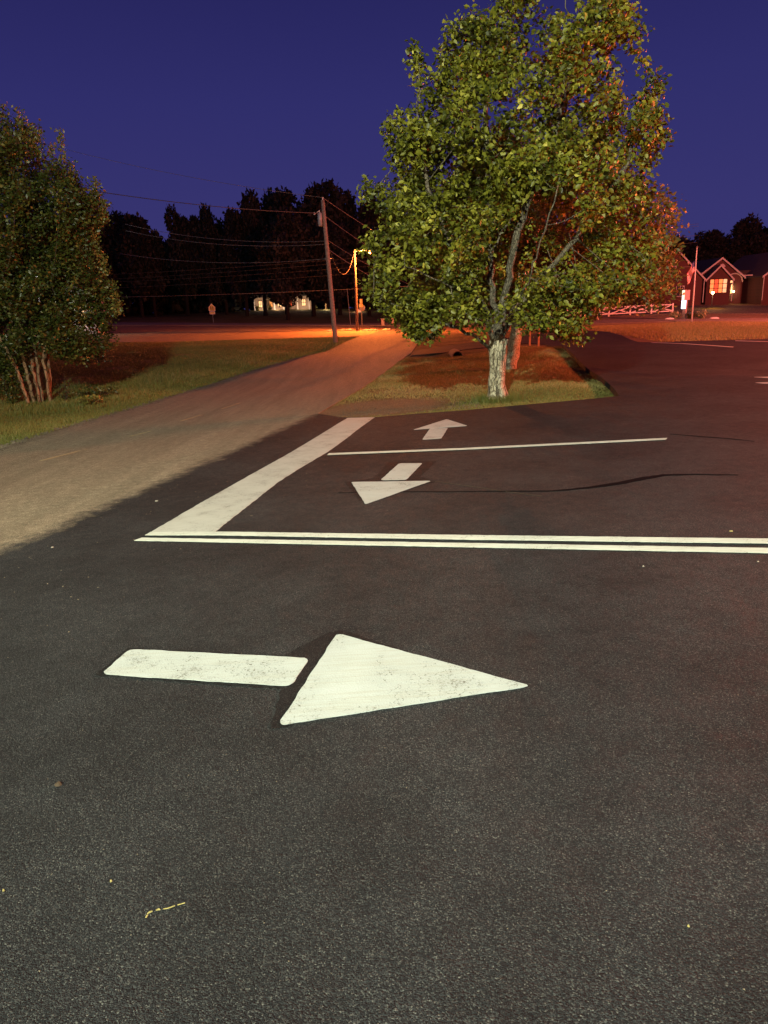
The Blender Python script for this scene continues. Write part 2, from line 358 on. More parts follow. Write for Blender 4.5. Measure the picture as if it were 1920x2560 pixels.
# ------------------------------------------------------------------ object helpers
def tag(o, label=None, cat=None, group=None, kind=None):
    if label: o['label'] = label
    if cat: o['category'] = cat
    if group: o['group'] = group
    if kind: o['kind'] = kind
    return o
def thing(name, label, cat, loc=(0, 0, 0), group=None, rz=0.0):
    o = bpy.data.objects.new(name, None); C.objects.link(o)
    o.location = loc; o.rotation_euler = (0, 0, rz); o.empty_display_size = 0.2
    return tag(o, label, cat, group)
def link(name, me, mat, parent=None):
    if mat and not me.materials: me.materials.append(mat)
    o = bpy.data.objects.new(name, me); C.objects.link(o)
    if parent: o.parent = parent
    return o
class MB:
    """collects shapes and links them as ONE mesh object"""
    def __init__(s): s.v = []; s.f = []
    def add(s, v, f):
        k = len(s.v); s.v += [tuple(p) for p in v]; s.f += [tuple(i + k for i in q) for q in f]; return s
    def box(s, c, d, rz=0.0, ry=0.0):
        R = Matrix.Rotation(rz, 3, 'Z') @ Matrix.Rotation(ry, 3, 'Y')
        v = [R @ Vector((x * d[0] / 2, y * d[1] / 2, z * d[2] / 2)) + Vector(c) for x in (-1, 1) for y in (-1, 1) for z in (-1, 1)]
        return s.add(v, [(0, 1, 3, 2), (4, 6, 7, 5), (0, 4, 5, 1), (2, 3, 7, 6), (0, 2, 6, 4), (1, 5, 7, 3)])
    def prism(s, poly, y0, y1):
        """polygon in x,z extruded between y0 and y1"""
        n = len(poly); v = [(x, y0, z) for x, z in poly] + [(x, y1, z) for x, z in poly]
        return s.add(v, [tuple(range(n)), tuple(range(2 * n - 1, n - 1, -1))] + [(i, i + n, (i + 1) % n + n, (i + 1) % n) for i in range(n)])
    def tube(s, pts, rad, seg=8, cap=True, wob=0.0):
        pts = [Vector(p) for p in pts]; n = len(pts)
        if not hasattr(rad, '__len__'): rad = [rad] * n
        t0 = (pts[1] - pts[0]).normalized()
        a = t0.orthogonal().normalized(); v = []
        for i, p in enumerate(pts):
            t = ((pts[min(i + 1, n - 1)] - pts[max(i - 1, 0)])).normalized()
            a = (a - t * a.dot(t)); a = a.normalized() if a.length > 1e-6 else t.orthogonal().normalized()
            b = t.cross(a)
            for k in range(seg):
                w = 1 + (wob * math.sin(k * 2.4 + i * 1.7) if wob else 0)
                v.append(p + (a * math.cos(2 * math.pi * k / seg) + b * math.sin(2 * math.pi * k / seg)) * rad[i] * w)
        f = [(i * seg + k, i * seg + (k + 1) % seg, (i + 1) * seg + (k + 1) % seg, (i + 1) * seg + k) for i in range(n - 1) for k in range(seg)]
        if cap: f += [tuple(range(seg - 1, -1, -1)), tuple(range((n - 1) * seg, n * seg))]
        return s.add(v, f)
    def ball(s, c, r, seg=10, rings=7, sq=(1, 1, 1), jit=0.0):
        v = []; 
        for i in range(rings + 1):
            th = math.pi * i / rings
            for k in range(seg):
                ph = 2 * math.pi * k / seg
                q = 1 + jit * math.sin(3 * ph + i * 2.1) 
                v.append((c[0] + r * sq[0] * q * math.sin(th) * math.cos(ph), c[1] + r * sq[1] * q * math.sin(th) * math.sin(ph), c[2] + r * sq[2] * math.cos(th)))
        return s.add(v, [(i * seg + k, (i + 1) * seg + k, (i + 1) * seg + (k + 1) % seg, i * seg + (k + 1) % seg) for i in range(rings) for k in range(seg)])
    def build(s, name, mat, parent=None, smooth=False):
        me = bpy.data.meshes.new(name); me.from_pydata(s.v, [], s.f); me.update()
        if smooth: me.polygons.foreach_set('use_smooth', [True] * len(me.polygons))
        return link(name, me, mat, parent)
def tri_mesh(name, v, tris, mat, tint=None, parent=None, smooth=False):
    v = np.asarray(v, np.float32).reshape(-1, 3); tris = np.asarray(tris, np.int32).reshape(-1, 3)
    me = bpy.data.meshes.new(name)
    me.vertices.add(len(v)); me.vertices.foreach_set('co', v.ravel())
    me.loops.add(len(tris) * 3); me.loops.foreach_set('vertex_index', tris.ravel())
    me.polygons.add(len(tris)); me.polygons.foreach_set('loop_start', np.arange(0, len(tris) * 3, 3, dtype=np.int32))
    me.polygons.foreach_set('loop_total', np.full(len(tris), 3, np.int32))
    if tint is not None:
        a = me.attributes.new('tint', 'FLOAT', 'POINT'); a.data.foreach_set('value', np.asarray(tint, np.float32))
    me.update(calc_edges=True); me.validate()
    if smooth: me.polygons.foreach_set('use_smooth', [True] * len(me.polygons))
    return link(name, me, mat, parent)

def inpoly(poly, x, y):
    poly = np.asarray(poly, float); r = np.zeros(len(x), bool)
    x1, y1 = poly[-1]
    for x2, y2 in poly:
        c = (y1 > y) != (y2 > y)
        with np.errstate(divide='ignore', invalid='ignore'):
            xi = (x2 - x1) * (y - y1) / (y2 - y1) + x1
        r ^= c & (x < xi); x1, y1 = x2, y2
    return r

SEAL = [(-14, -30), (-6.2, -6), (-4.6, 1.5), (-3.56, 6.26), (-3.23, 7.63), (-2.76, 9.77), (-2.41, 11.29), (-1.96, 13.48), (-1.41, 15.98)]
def seal_x(y):
    return np.interp(y, [p[1] for p in SEAL], [p[0] for p in SEAL])

def sheet(name, poly, step, off, mat, skirt=0.06, old=None, kind='structure', sub=None, parent=None):
    """a surface that follows the terrain, cut on a grid, with a real edge"""
    bm = bmesh.new()
    bm.faces.new([bm.verts.new((x, y, 0)) for x, y in poly])
    bmesh.ops.triangulate(bm, faces=bm.faces[:])
    xs = [p[0] for p in poly]; ys = [p[1] for p in poly]
    cuts = [(0, v) for v in np.arange(math.floor(min(xs)) + step, max(xs), step)] + [(1, v) for v in np.arange(math.floor(min(ys)) + step, max(ys), step)]
    if sub:
        cuts += [(ax, v) for ax, a, b_, s_ in sub for v in np.arange(a, b_, s_)]
    for ax, v in cuts:
        g = bm.verts[:] + bm.edges[:] + bm.faces[:]
        bmesh.ops.bisect_plane(bm, geom=g, plane_co=(v, 0, 0) if ax == 0 else (0, v, 0), plane_no=(1, 0, 0) if ax == 0 else (0, 1, 0))
    bmesh.ops.remove_doubles(bm, verts=bm.verts[:], dist=0.001)
    z = HH([v.co.x for v in bm.verts], [v.co.y for v in bm.verts])
    for v, zz in zip(bm.verts, z): v.co.z = zz + off
    for f in bm.faces:
        f.normal_update()
        if f.normal.z < 0: f.normal_flip()
    if skirt:
        be = [e for e in bm.edges if e.is_boundary]
        r = bmesh.ops.extrude_edge_only(bm, edges=be)
        for v in (g for g in r['geom'] if isinstance(g, bmesh.types.BMVert)): v.co.z -= skirt
    me = bpy.data.meshes.new(name); bm.to_mesh(me); bm.free()
    if old is not None:
        n = len(me.vertices); co = np.empty(n * 3, np.float32); me.vertices.foreach_get('co', co); co = co.reshape(-1, 3)
        val = old(co[:, 0], co[:, 1]) if callable(old) else np.full(n, old)
        a = me.attributes.new('old', 'FLOAT', 'POINT'); a.data.foreach_set('value', val.astype(np.float32))
    o = link(name, me, mat, parent)
    if kind: o['kind'] = kind
    return o

# ------------------------------------------------------------------ ground, roads, lot
ISLAND = [(-1.41, 15.98), (-0.79, 14.93), (-0.13, 14.55), (0.75, 14.66), (1.71, 14.69), (2.7, 14.86), (3.71, 15.03), (4.74, 15.21), (5.15, 15.35),
          (5.30, 15.9), (5.57, 17.03), (6.3, 20.32), (6.79, 23.14), (7.53, 27.19), (8.07, 30.21), (8.6, 33.6), (8.9, 36.6), (8.4, 38.2), (7.4, 37.6),
          (5.27, 33.93), (3.69, 33.27), (1.82, 34.16), (1.42, 34.95), (0.95, 33.3), (0.04, 27.6)]
def build_ground():
    xs = np.unique(np.round(np.concatenate([np.arange(-260, -40, 12), np.arange(-40, -14, 2), np.arange(-14, 12, 0.5), np.arange(12, 62, 2), np.arange(62, 300, 14)]), 3))
    ys = np.unique(np.round(np.concatenate([np.arange(-60, 0, 8), np.arange(0, 12, 2), np.arange(12, 42, 0.5), np.arange(42, 110, 1.5), np.arange(110, 180, 5), np.arange(180, 500, 30)]), 3))
    X, Y = np.meshgrid(xs, ys); x = X.ravel(); y = Y.ravel()
    z = HG(x, y)
    # small unevenness of the turf where nothing paved lies
    wob = 0.030 * np.sin(x * 1.3 + 0.7 * y) * np.sin(y * 0.9 - 0.3 * x) + 0.018 * np.sin(x * 3.1) * np.sin(y * 2.3)
    t = np.clip((y - 18) / 8, 0, 1)
    z = z + wob * t - 0.035 * t * 0.5
    nx, ny = len(xs), len(ys)
    i = np.arange(ny - 1)[:, None] * nx + np.arange(nx - 1)[None]
    q = np.stack([i, i + 1, i + nx + 1, i, i + nx + 1, i + nx], -1).reshape(-1, 3)
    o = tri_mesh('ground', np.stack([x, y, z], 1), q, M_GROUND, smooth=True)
    d = np.zeros(len(x))
    for cx, cy, r, a in ((-0.6, 16.0, 1.7, 1.0), (0.4, 16.4, 1.5, 0.9), (0.1, 17.2, 1.9, 0.9), (0.9, 20.5, 1.5, 0.75), (0.3, 24, 1.5, 0.55), (1.2, 30, 2.2, 0.5), (3.6, 22, 2.6, 0.45), (5.6, 27, 2.6, 0.5), (6.6, 33, 2.5, 0.5), (0.9, 82, 5, 0.9), (3.5, 33.2, 1.0, 0.8), (8.0, 33, 1.2, .5), (-1.5, 66, 3.0, 0.6)):  # bare soil spots; those deeper in the island also paint in lamp glow
        d = np.maximum(d, a * np.exp(-((x - cx) ** 2 + (y - cy) ** 2) / r ** 2))
    lx = np.interp(y, [0, 13.93, 23, 37, 50], [-8.0, -7.6, -7.1, -5.2, -2.0])
    d = np.maximum(d, 0.65 * np.exp(-((x - lx) / 0.35) ** 2) * (y < 50))
    d = np.maximum(d, .72 * np.clip((y - 47 - .1 * x) / 12, 0, 1) * np.clip((104 - y) / 6, 0, 1))  # far field paled in colour, widening the street lamp's glow band
    d = np.maximum(d, .60 * np.clip((x - 12) / 2, 0, 1) * np.clip((y - 36) / 2, 0, 1) * np.clip((80 - .39 * x - y) / 6, 0, 1))  # right strip: dry turf, paled further to brighten the red lamp light
    a = o.data.attributes.new('dirt_and_glow', 'FLOAT', 'POINT'); a.data.foreach_set('value', d.astype(np.float32))
    o['kind'] = 'structure'
    return o
build_ground()

sheet('old_road', [(-16, -30), (-8.2, 0), (-7.6, 8), (-7.51, 13.93), (-7.4, 16.17), (-7.3, 19.88), (-7.0, 23.1), (-6.55, 27.95), (-5.9, 31.84), (-5.05, 36.9), (-4.1, 41.6), (-3.0, 46), (-1.75, 51.5), (-0.4, 61.9), (0.9, 72), (1.0, 78), (-0.5, 84),
                   (7.5, 82), (5.6, 77), (4.4, 71.9), (2.87, 50.1), (1.75, 37.08), (0.92, 33.29), (0.04, 27.6), (-0.62, 22), (-1.41, 15.98), (-1.0, 12), (-2.6, 6), (-3.4, 0), (-10, -30)],
      1.0, 0.022, M_PAVE, 0.07, old=lambda x, y: 1.0 - .62 * np.clip((y - 24) / 28, 0, 1))  # far end darkened in colour, holding down the street lamp's glow
def lot_old(x, y):
    d = seal_x(y) - x
    return np.clip(0.5 + d / 0.6, 0, 1) * (y < 17)  # soft seal edge; its dark side also takes in a shadow transition
sheet('parking_lot', [(-14.8, -30), (-7.0, -6), (-5.3, 1.5), (-4.25, 6.26), (-3.9, 7.63), (-3.35, 9.77), (-2.9, 11.29), (-2.3, 13.48), (-1.55, 15.7)] + ISLAND[0:1] + ISLAND[1:17] +
      [(9.05, 39.2), (8.4, 40.2), (7.0, 39.6), (5.27, 36.4), (3.11, 35.2), (1.52, 35.2),
       (1.92, 37.97), (4.83, 41.2), (9.55, 46.85), (12.2, 49.8), (14.2, 49.6), (14.9, 47), (14.7, 44), (14.1, 40.7), (13.7, 38.2), (14.1, 37.1), (17.7, 37.3), (20.0, 37.4), (30, 38.6), (45, 41), (45, -30)],
      2.0, 0.036, M_PAVE, 0.34, old=lot_old, sub=[(0, -8, 0, 0.34), (1, -2, 17, 0.5)])
sheet('main_road', [(-150, 148), (-42.25, 102.2), (-36.7, 100.5), (-22.1, 97.0), (-11.3, 93.0), (1.9, 84.5), (9.56, 81.3), (21.6, 75.0), (26.3, 73.1), (37.8, 68.9), (60, 60.5), (150, 26),
                    (150, 33), (60, 67.2), (39.97, 74.9), (28.3, 79.0), (23.2, 81.6), (2.2, 92.0), (-12.3, 100.5), (-23.3, 103.8), (-38, 107), (-150, 155)],
      4.0, 0.04, M_PAVE, 0.08, old=0.85)
sheet('station_lot', [(22, 88.5), (34, 84.5), (60, 77), (90, 66), (90, 80), (60, 90), (48, 94.5), (42, 95.5), (30, 95.5), (24, 95)], 4.0, 0.05, M_PAVE, 0.08, old=0.45)

# ------------------------------------------------------------------ paint on the asphalt
def paint(name, poly, mat, step=2.0, off=0.041, parent=None, kind=None, jag=0.0):
    if jag:
        q = []
        for (x1, y1), (x2, y2) in zip(poly, poly[1:] + poly[:1]):
            L = math.hypot(x2 - x1, y2 - y1); k = max(1, int(L / 0.05))
            for i in range(k):
                t = i / k; j = random.uniform(-jag, jag)
                q.append((x1 + (x2 - x1) * t - (y2 - y1) / L * j, y1 + (y2 - y1) * t + (x2 - x1) / L * j))
        poly = q
    return sheet(name, poly, step, off, mat, 0.003, kind=kind, parent=parent)
def rounded(poly, r, k=4):
    o = []; n = len(poly)
    for i in range(n):
        p = Vector(poly[i]); a = Vector(poly[i - 1]) - p; b = Vector(poly[(i + 1) % n]) - p
        rr = min(r, a.length * 0.4, b.length * 0.4)
        p1 = p + a.normalized() * rr; p2 = p + b.normalized() * rr
        for j in range(k + 1):
            t = j / k; q = p1 * (1 - t) ** 2 + p * 2 * t * (1 - t) + p2 * t * t
            o.append((q.x, q.y))
    return o
def arrow(label, shaft, head, black=None):
    t = thing('painted_arrow', label, 'road marking', (0, 0, 0), 'white arrows painted on the lot')
    if black: paint('blackout_patch', black, M_TAR2, parent=t, off=0.0382, jag=0.012)
    paint('arrow_shaft', rounded(shaft, 0.055), M_PAINT, parent=t, jag=0.0035)
    paint('arrow_head', rounded(head, 0.045), M_PAINT, parent=t, jag=0.0035)
arrow('large white arrow in the foreground pointing right', [(-1.547, 3.873), (-0.446, 3.589), (-0.512, 3.273), (-1.605, 3.562)], [(-0.311, 3.900), (0.690, 3.118), (-0.532, 2.905)],
      [(-1.64, 3.56), (-1.57, 3.90), (-0.60, 3.65), (-0.36, 3.93), (-0.27, 3.93), (0.1, 3.60), (-0.3, 3.4), (-0.47, 2.90), (-0.56, 2.88), (-0.56, 3.26)][::-1])
arrow('white arrow beside the stop bar pointing towards the photographer', [(-0.028, 8.252), (0.227, 9.252), (0.532, 9.153), (0.279, 8.178)], [(-0.375, 8.262), (-0.189, 7.10), (0.565, 8.022)],
      [(-0.45, 8.30), (-0.26, 7.3), (-0.1, 7.3), (0.60, 7.98), (0.45, 8.3), (0.72, 9.25), (0.1, 9.42), (-0.12, 8.4)][::-1])
arrow('small white arrow pointing away towards the tree island', [(0.858, 12.318), (1.165, 12.245), (0.952, 11.12), (0.648, 11.129)], [(0.562, 12.31), (1.256, 13.43), (1.515, 12.34)])
arrow('white arrow cut by the right edge of the picture', [(8.40, 16.02), (9.6, 15.75), (9.45, 15.42), (8.45, 15.66)], [(9.02, 17.30), (9.75, 16.95), (9.35, 15.9)])
tag(paint('stop_bar', [(-2.25, 6.56), (-2.05, 7.64), (-1.74, 9.13), (-1.36, 10.93), (-1.08, 12.46), (-0.83, 13.9), (-0.67, 14.72), (-0.11, 14.50), (-0.36, 13.18), (-0.57, 11.89), (-0.80, 10.63), (-1.08, 9.51), (-1.29, 8.55), (-1.46, 7.37), (-1.6, 6.41)][::-1], M_BAR, jag=0.006),
    'wide scuffed white stop bar along the edge of the old road', 'road marking')
tag(paint('lane_line', [(-2.25, 6.555), (-1.59, 6.405), (0.66, 5.75), (2.91, 5.11), (6.5, 4.06), (6.5, 3.95), (2.87, 4.995), (0.65, 5.62), (-1.54, 6.275), (-2.275, 6.45)][::-1], M_LINE, off=0.0445, jag=0.003),
    'farther stripe of the double white line, touching the stop bar', 'road marking', 'double white line')
tag(paint('lane_line', [(-2.28, 6.38), (-0.95, 5.995), (2.81, 4.905), (6.5, 3.83), (6.5, 3.72), (2.78, 4.79), (-0.93, 5.885), (-2.33, 6.30)][::-1], M_LINE, jag=0.003),
    'nearer stripe of the double white line across the lot', 'road marking', 'double white line')
tag(paint('lane_line', [(-0.78, 10.43), (1.17, 10.08), (3.98, 9.76), (3.91, 9.64), (1.15, 9.95), (-0.80, 10.29)][::-1], M_LINE, off=0.0445, jag=0.003),
    'single white line between the two small arrows', 'road marking')
tag(paint('parking_line', [(14.0, 37.0), (14.92, 30.42), (14.72, 30.1), (13.75, 36.6)], M_LINE), 'thin white parking line nearest the end of the island', 'road marking', 'parking lines by the red lit verge')
tag(paint('parking_line', [(18.1, 36.8), (20.6, 31.6), (20.4, 31.3), (17.85, 36.3)], M_LINE), 'thin white parking line at the right edge by the red lit verge', 'road marking', 'parking lines by the red lit verge')

for (x1, y1), (x2, y2), lb in (((-5.72, 11.8), (-5.37, 12.83), 'nearest faded yellow dash on the old road'), ((-5.05, 14.28), (-4.84, 14.93), 'second faded yellow dash on the old road'), ((-4.62, 16.49), (-4.4, 17.54), 'third faded yellow dash on the old road'), ((-4.15, 18.8), (-3.93, 20.2), 'farthest faded yellow dash on the old road')):
    tag(paint('centre_dash', [(x1 - .04, y1), (x1 + .04, y1), (x2 + .04, y2), (x2 - .04, y2)], M_DASH, off=.027), lb, 'road marking', 'faded centre dashes')
# tar seam, hairline scratch, stray paint, litter
def ribbon(pts, w):
    L, R = [], []
    for i, p in enumerate(pts):
        a = Vector(pts[max(i - 1, 0)]); b = Vector(pts[min(i + 1, len(pts) - 1)]); t = (b - a).normalized()
        ww = w[i] if hasattr(w, '__len__') else w
        L.append((p[0] - t.y * ww, p[1] + t.x * ww)); R.append((p[0] + t.y * ww, p[1] - t.x * ww))
    return L + R[::-1]
SURF = 0.0395
seam = [(-2.2, 8.2), (-1.75, 8.05), (-1.25, 7.95), (-.5, 7.73), (0.1, 7.60), (0.7, 7.42), (1.3, 7.26), (1.75, 7.13), (2.1, 7.16), (2.5, 7.27), (2.8, 7.42), (3.05, 7.51), (3.35, 7.45), (3.75, 7.28)]
tag(paint('tar_seam', ribbon(seam[3:], [0.006, 0.010, 0.012, 0.014, 0.02, 0.036, 0.05, 0.055, 0.04, 0.024, 0.010]), M_TAR, off=SURF, jag=0.007), 'wavy dark tar seam across the lot behind the double line', 'tar seam')
tag(paint('tar_seam', ribbon([(4.15, 10.1), (4.4, 9.75), (4.65, 9.45), (4.85, 9.1)], [0.006, 0.02, 0.02, 0.004]), M_TAR, off=SURF, jag=0.004), 'short dark tar seam past the end of the single white line', 'tar seam')
tag(paint('scratch', ribbon([(0.6, 8.0), (0.95, 7.62), (1.35, 7.18), (1.6, 6.95)], 0.0016), M_LITTER, off=SURF), 'pale hairline scratch running from the arrow towards the double line', 'scratch')
t = thing('paint_spill', 'dribbled streak of yellow paint in the near left foreground', 'paint spill')
for pts_, w_ in (([(-0.804, 1.833), (-0.797, 1.839), (-0.790, 1.842)], [.0015, .0035, .0015]), ([(-0.780, 1.845), (-0.773, 1.848), (-0.766, 1.847)], [.0015, .003, .001]), ([(-0.757, 1.848), (-0.742, 1.850), (-0.722, 1.859)], [.0008, .0017, .0008]), ([(-0.715, 1.861), (-0.692, 1.868)], [.0013, .0007])):
    paint('streak', ribbon(pts_, w_), M_YEL, parent=t, off=0.0385)
paint('drop', ribbon([(-0.803, 1.818), (-0.802, 1.828)], [0.0025, 0.003]), M_YEL, parent=t, off=0.0385)
def bit(x, y, r, mat, label, cat, h=0.006, name='litter'):
    b = MB(); n = 7
    z = H(x, y) + 0.036
    base = [(x + r * random.uniform(.6, 1.2) * math.cos(6.28 * k / n), y + r * random.uniform(.6, 1.2) * math.sin(6.28 * k / n)) for k in range(n)]
    b.add([(p[0], p[1], z) for p in base] + [(x + (p[0] - x) * .7, y + (p[1] - y) * .7, z + h * random.uniform(.6, 1.2)) for p in base] + [(x, y, z + h)],
          [(k, (k + 1) % n, n + (k + 1) % n, n + k) for k in range(n)] + [(n + k, n + (k + 1) % n, 2 * n) for k in range(n)])
    return tag(b.build(name, mat), label, cat)
bit(-0.975, 1.985, 0.0045, M_YEL, 'small yellow chip lying behind the yellow paint streak', 'chip', name='paint_chip')
bit(-1.336, 1.974, 0.005, M_YEL, 'yellow paint fleck at the left edge of the foreground', 'chip', name='paint_chip')
bit(-1.405, 2.556, 0.016, M_LITTER, 'dark curled leaf on the asphalt at the far left', 'leaf', 0.012, name='dead_leaf')
bit(0.841, 1.656, 0.004, M_YEL, 'yellow fleck on the asphalt in the lower right', 'chip', name='paint_chip')
bit(2.758, 5.376, 0.016, M_YEL, 'yellow chip behind the double line near the right edge', 'chip', name='paint_chip')
bit(2.592, 4.644, 0.008, M_PALEBIT, 'pale chip in front of the double line at the right edge', 'chip', name='stone_chip')
bit(1.815, 4.706, 0.008, M_PALEBIT, 'pale chip in front of the middle of the double line', 'chip', name='stone_chip')
bit(-2.617, 7.957, 0.02, M_PALEBIT, 'pale scrap left of the stop bar on the soft asphalt edge', 'scrap', name='paper_scrap')
bit(-3.075, 6.266, 0.014, M_PALEBIT, 'pale chip left of the double line end', 'chip', name='stone_chip')

# loose grit along paving edges and a sprinkle over the old road: uncountable
def grit():
    P = []
    k = 1500
    y = rng.uniform(12, 40, k) ; y = 12 + (y - 12) ** 1.2 / 28 ** .2
    x = np.interp(y, [0, 13.93, 23, 37, 50], [-8.0, -7.5, -7.0, -5.1, -2.0]) + rng.normal(0, 0.13, k)
    P.append(np.stack([x, y, rng.uniform(0.01, 0.045, k)], 1))
    k = 900
    y = rng.uniform(2, 16, k); x = seal_x(y) + rng.uniform(-3.5, 2.2, k)
    P.append(np.stack([x, y, rng.uniform(0.003, 0.010, k)], 1))
    k = 900
    x = rng.uniform(-3, 5, k); y = rng.uniform(1.2, 9, k)
    P.append(np.stack([x, y, rng.uniform(0.0015, 0.004, k)], 1))
    k = 900
    x = rng.uniform(-0.9, 2.2, k); y = 14.9 + rng.exponential(1.6, k)
    P.append(np.stack([x, y, rng.uniform(0.008, 0.025, k)], 1))
    P = np.concatenate(P); n = len(P)
    z = HH(P[:, 0], P[:, 1]) + 0.036
    T = np.array([(1, 0, 0), (-.5, .87, 0), (-.5, -.87, 0), (0, 0, .8)])
    a = rng.uniform(0, 6.28, n); c, s = np.cos(a), np.sin(a)
    v = np.empty((n, 4, 3))
    for i, t_ in enumerate(T):
        v[:, i, 0] = P[:, 0] + (t_[0] * c - t_[1] * s) * P[:, 2]; v[:, i, 1] = P[:, 1] + (t_[0] * s + t_[1] * c) * P[:, 2]; v[:, i, 2] = z + t_[2] * P[:, 2] * .7
    tri = (np.arange(n)[:, None, None] * 4 + np.array([(0, 1, 3), (1, 2, 3), (2, 0, 3)])[None]).reshape(-1, 3)
    o = tri_mesh('loose_grit', v.reshape(-1, 3), tri, simple('grit_stone', (0.16, 0.13, 0.09), 0.9, 0, 0.6, 3))
    tag(o, 'loose grit scattered along the paving edges', 'grit', None, 'stuff')
grit()

# ------------------------------------------------------------------ plants: tools
LEAF8 = (np.array([(0, 0, 0), (.30, -.30, .05), (.68, -.24, .04), (1, 0, -.10), (.68, .24, .04), (.30, .30, .05), (.33, 0, -.03), (.70, 0, -.05)]),
         np.array([(0, 1, 6), (1, 2, 7), (1, 7, 6), (2, 3, 7), (3, 4, 7), (4, 5, 6), (4, 6, 7), (5, 0, 6)]))
LEAF4 = (np.array([(0, 0, 0), (.5, -.30, .05), (1, 0, -.06), (.5, .30, .05)]), np.array([(0, 1, 2), (0, 2, 3)]))
def unit(a): return a / (np.linalg.norm(a, axis=1, keepdims=True) + 1e-9)
def leaves(name, P, D, N, L, tint, mat, parent=None, tmpl=LEAF8):
    T, F = tmpl; D = unit(D); B = unit(np.cross(N, D)); N = np.cross(D, B); n = len(P)
    v = P[:, None] + L[:, None, None] * (T[None, :, 0:1] * D[:, None] + T[None, :, 1:2] * B[:, None] + T[None, :, 2:3] * N[:, None])
    tri = (np.arange(n)[:, None, None] * len(T) + F[None]).reshape(-1, 3)
    return tri_mesh(name, v.reshape(-1, 3), tri, mat, np.repeat(tint, len(T)), parent)

def envelope(poly, yc, k, dmax, n, cl_n, cl_r, seed):
    """clumpy points inside a crown: outline in x,z, elliptical depth"""
    g = np.random.default_rng(seed); poly = np.array(poly)
    lo, hi = poly.min(0), poly.max(0)
    def sample(m):
        out = []
        while sum(len(o) for o in out) < m:
            x = g.uniform(lo[0], hi[0], m * 3); z = g.uniform(lo[1], hi[1], m * 3)
            ok = inpoly(poly, x, z); x, z = x[ok], z[ok]
            hw, cx = width(z)
            dep = np.minimum(k * hw, dmax) * np.sqrt(np.clip(1 - ((x - cx) / (hw + .05)) ** 2, 0.03, 1))
            y = yc + g.uniform(-1, 1, len(x)) * dep
            out.append(np.stack([x, y, z], 1))
        return np.concatenate(out)[:m]
    zz = np.linspace(lo[1] + .02, hi[1] - .02, 60); ex = []
    xs = np.linspace(lo[0], hi[0], 240)
    for q in zz:
        ok = inpoly(poly, xs, np.full(240, q)); s = xs[ok] if ok.any() else np.array([poly[:, 0].mean()] * 2)
        ex.append((s.min(), s.max()))
    ex = np.array(ex)
    def width(z):
        a = np.interp(z, zz, ex[:, 0]); b = np.interp(z, zz, ex[:, 1])
        return (b - a) / 2, (a + b) / 2
    cl = sample(cl_n); pts = sample(n)
    from mathutils import kdtree
    kd = kdtree.KDTree(len(cl))
    for i, c in enumerate(cl): kd.insert(c, i)
    kd.balance()
    keep = []
    rr = g.uniform(cl_r * .7, cl_r * 1.25, len(cl))
    for p in pts:
        co, i, d = kd.find(p)
        if d < rr[i]: keep.append(p)
    return np.array(keep)

def grow(nodes, parents, att, step, kill, infl, iters, gravity=0.0):
    """space colonisation from an initial skeleton"""
    nodes = [np.array(p, float) for p in nodes]; parents = list(parents)
    att = att.copy(); N0 = np.array(nodes)
    best = np.full(len(att), 1e9); bi = np.zeros(len(att), int)
    def upd(start):
        Q = np.array(nodes[start:])
        for a in range(0, len(Q), 400):
            d = np.linalg.norm(att[:, None] - Q[None, a:a + 400], axis=2); j = d.argmin(1); m = d[np.arange(len(att)), j]
            w = m < best; best[w] = m[w]; bi[w] = j[w] + start + a
    upd(0)
    for it in range(iters):
        if not len(att): break
        act = best < infl
        if not act.any(): break
        dirs = unit(att[act] - np.array(nodes)[bi[act]])
        idx = bi[act]; u, inv = np.unique(idx, return_inverse=True)
        S = np.zeros((len(u), 3)); np.add.at(S, inv, dirs)
        S[:, 2] += gravity
        S = unit(S + rng.normal(0, .12, S.shape))
        start = len(nodes)
        for k, i in enumerate(u):
            nodes.append(nodes[i] + S[k] * step); parents.append(int(i))
        upd(start)
        keep = best > kill
        # drop attractors that never get nearer
        att = att[keep]; best = best[keep]; bi = bi[keep]
    return np.array(nodes), np.array(parents)

def skeleton(lines):
    nodes = []; par = []
    for pts, attach, sub in lines:
        prev = attach
        for i, (a, b) in enumerate(zip(pts[:-1], pts[1:])):
            if i == 0 and attach < 0:
                nodes.append(a); par.append(-1); prev = 0
            a = np.array(a, float); b = np.array(b, float)
            st = np.array(nodes[prev]) if i == 0 else a
            k = max(1, int(np.linalg.norm(b - st) / sub))
            for j in range(1, k + 1):
                q = st + (b - st) * j / k + rng.normal(0, .02, 3) * (j < k)
                nodes.append(tuple(q)); par.append(prev); prev = len(nodes) - 1
    return nodes, par

def radii(par, tip, expo):
    n = len(par); r = np.zeros(n); kids = [[] for _ in range(n)]
    for i in range(n):
        if par[i] >= 0: kids[par[i]].append(i)
    for i in range(n - 1, -1, -1):
        r[i] = tip if not kids[i] else sum(r[k] ** expo for k in kids[i]) ** (1 / expo)
    return r, kids

def branch_mesh(nodes, par, r, kids, lo, hi, seg, mb, smin=0.0):
    """tubes along chains whose radius lies in [lo, hi)"""
    done = set()
    for i in range(len(nodes)):
        if par[i] < 0 or i in done or not (lo <= r[i] < hi): continue
        p = par[i]
        if p >= 0 and par[p] >= 0 and lo <= r[p] < hi and max(kids[p], key=lambda k: r[k]) == i: continue
        ch = [p, i]; done.add(i); c = i
        while kids[c]:
            k = max(kids[c], key=lambda q: r[q])
            if not (lo <= r[k] < hi): break
            ch.append(k); done.add(k); c = k
        rad = [min(r[ch[0]], r[ch[1]] * 1.25)] + [r[q] for q in ch[1:]]
        mb.tube([nodes[q] for q in ch], [max(x, smin) for x in rad], seg, cap=False)

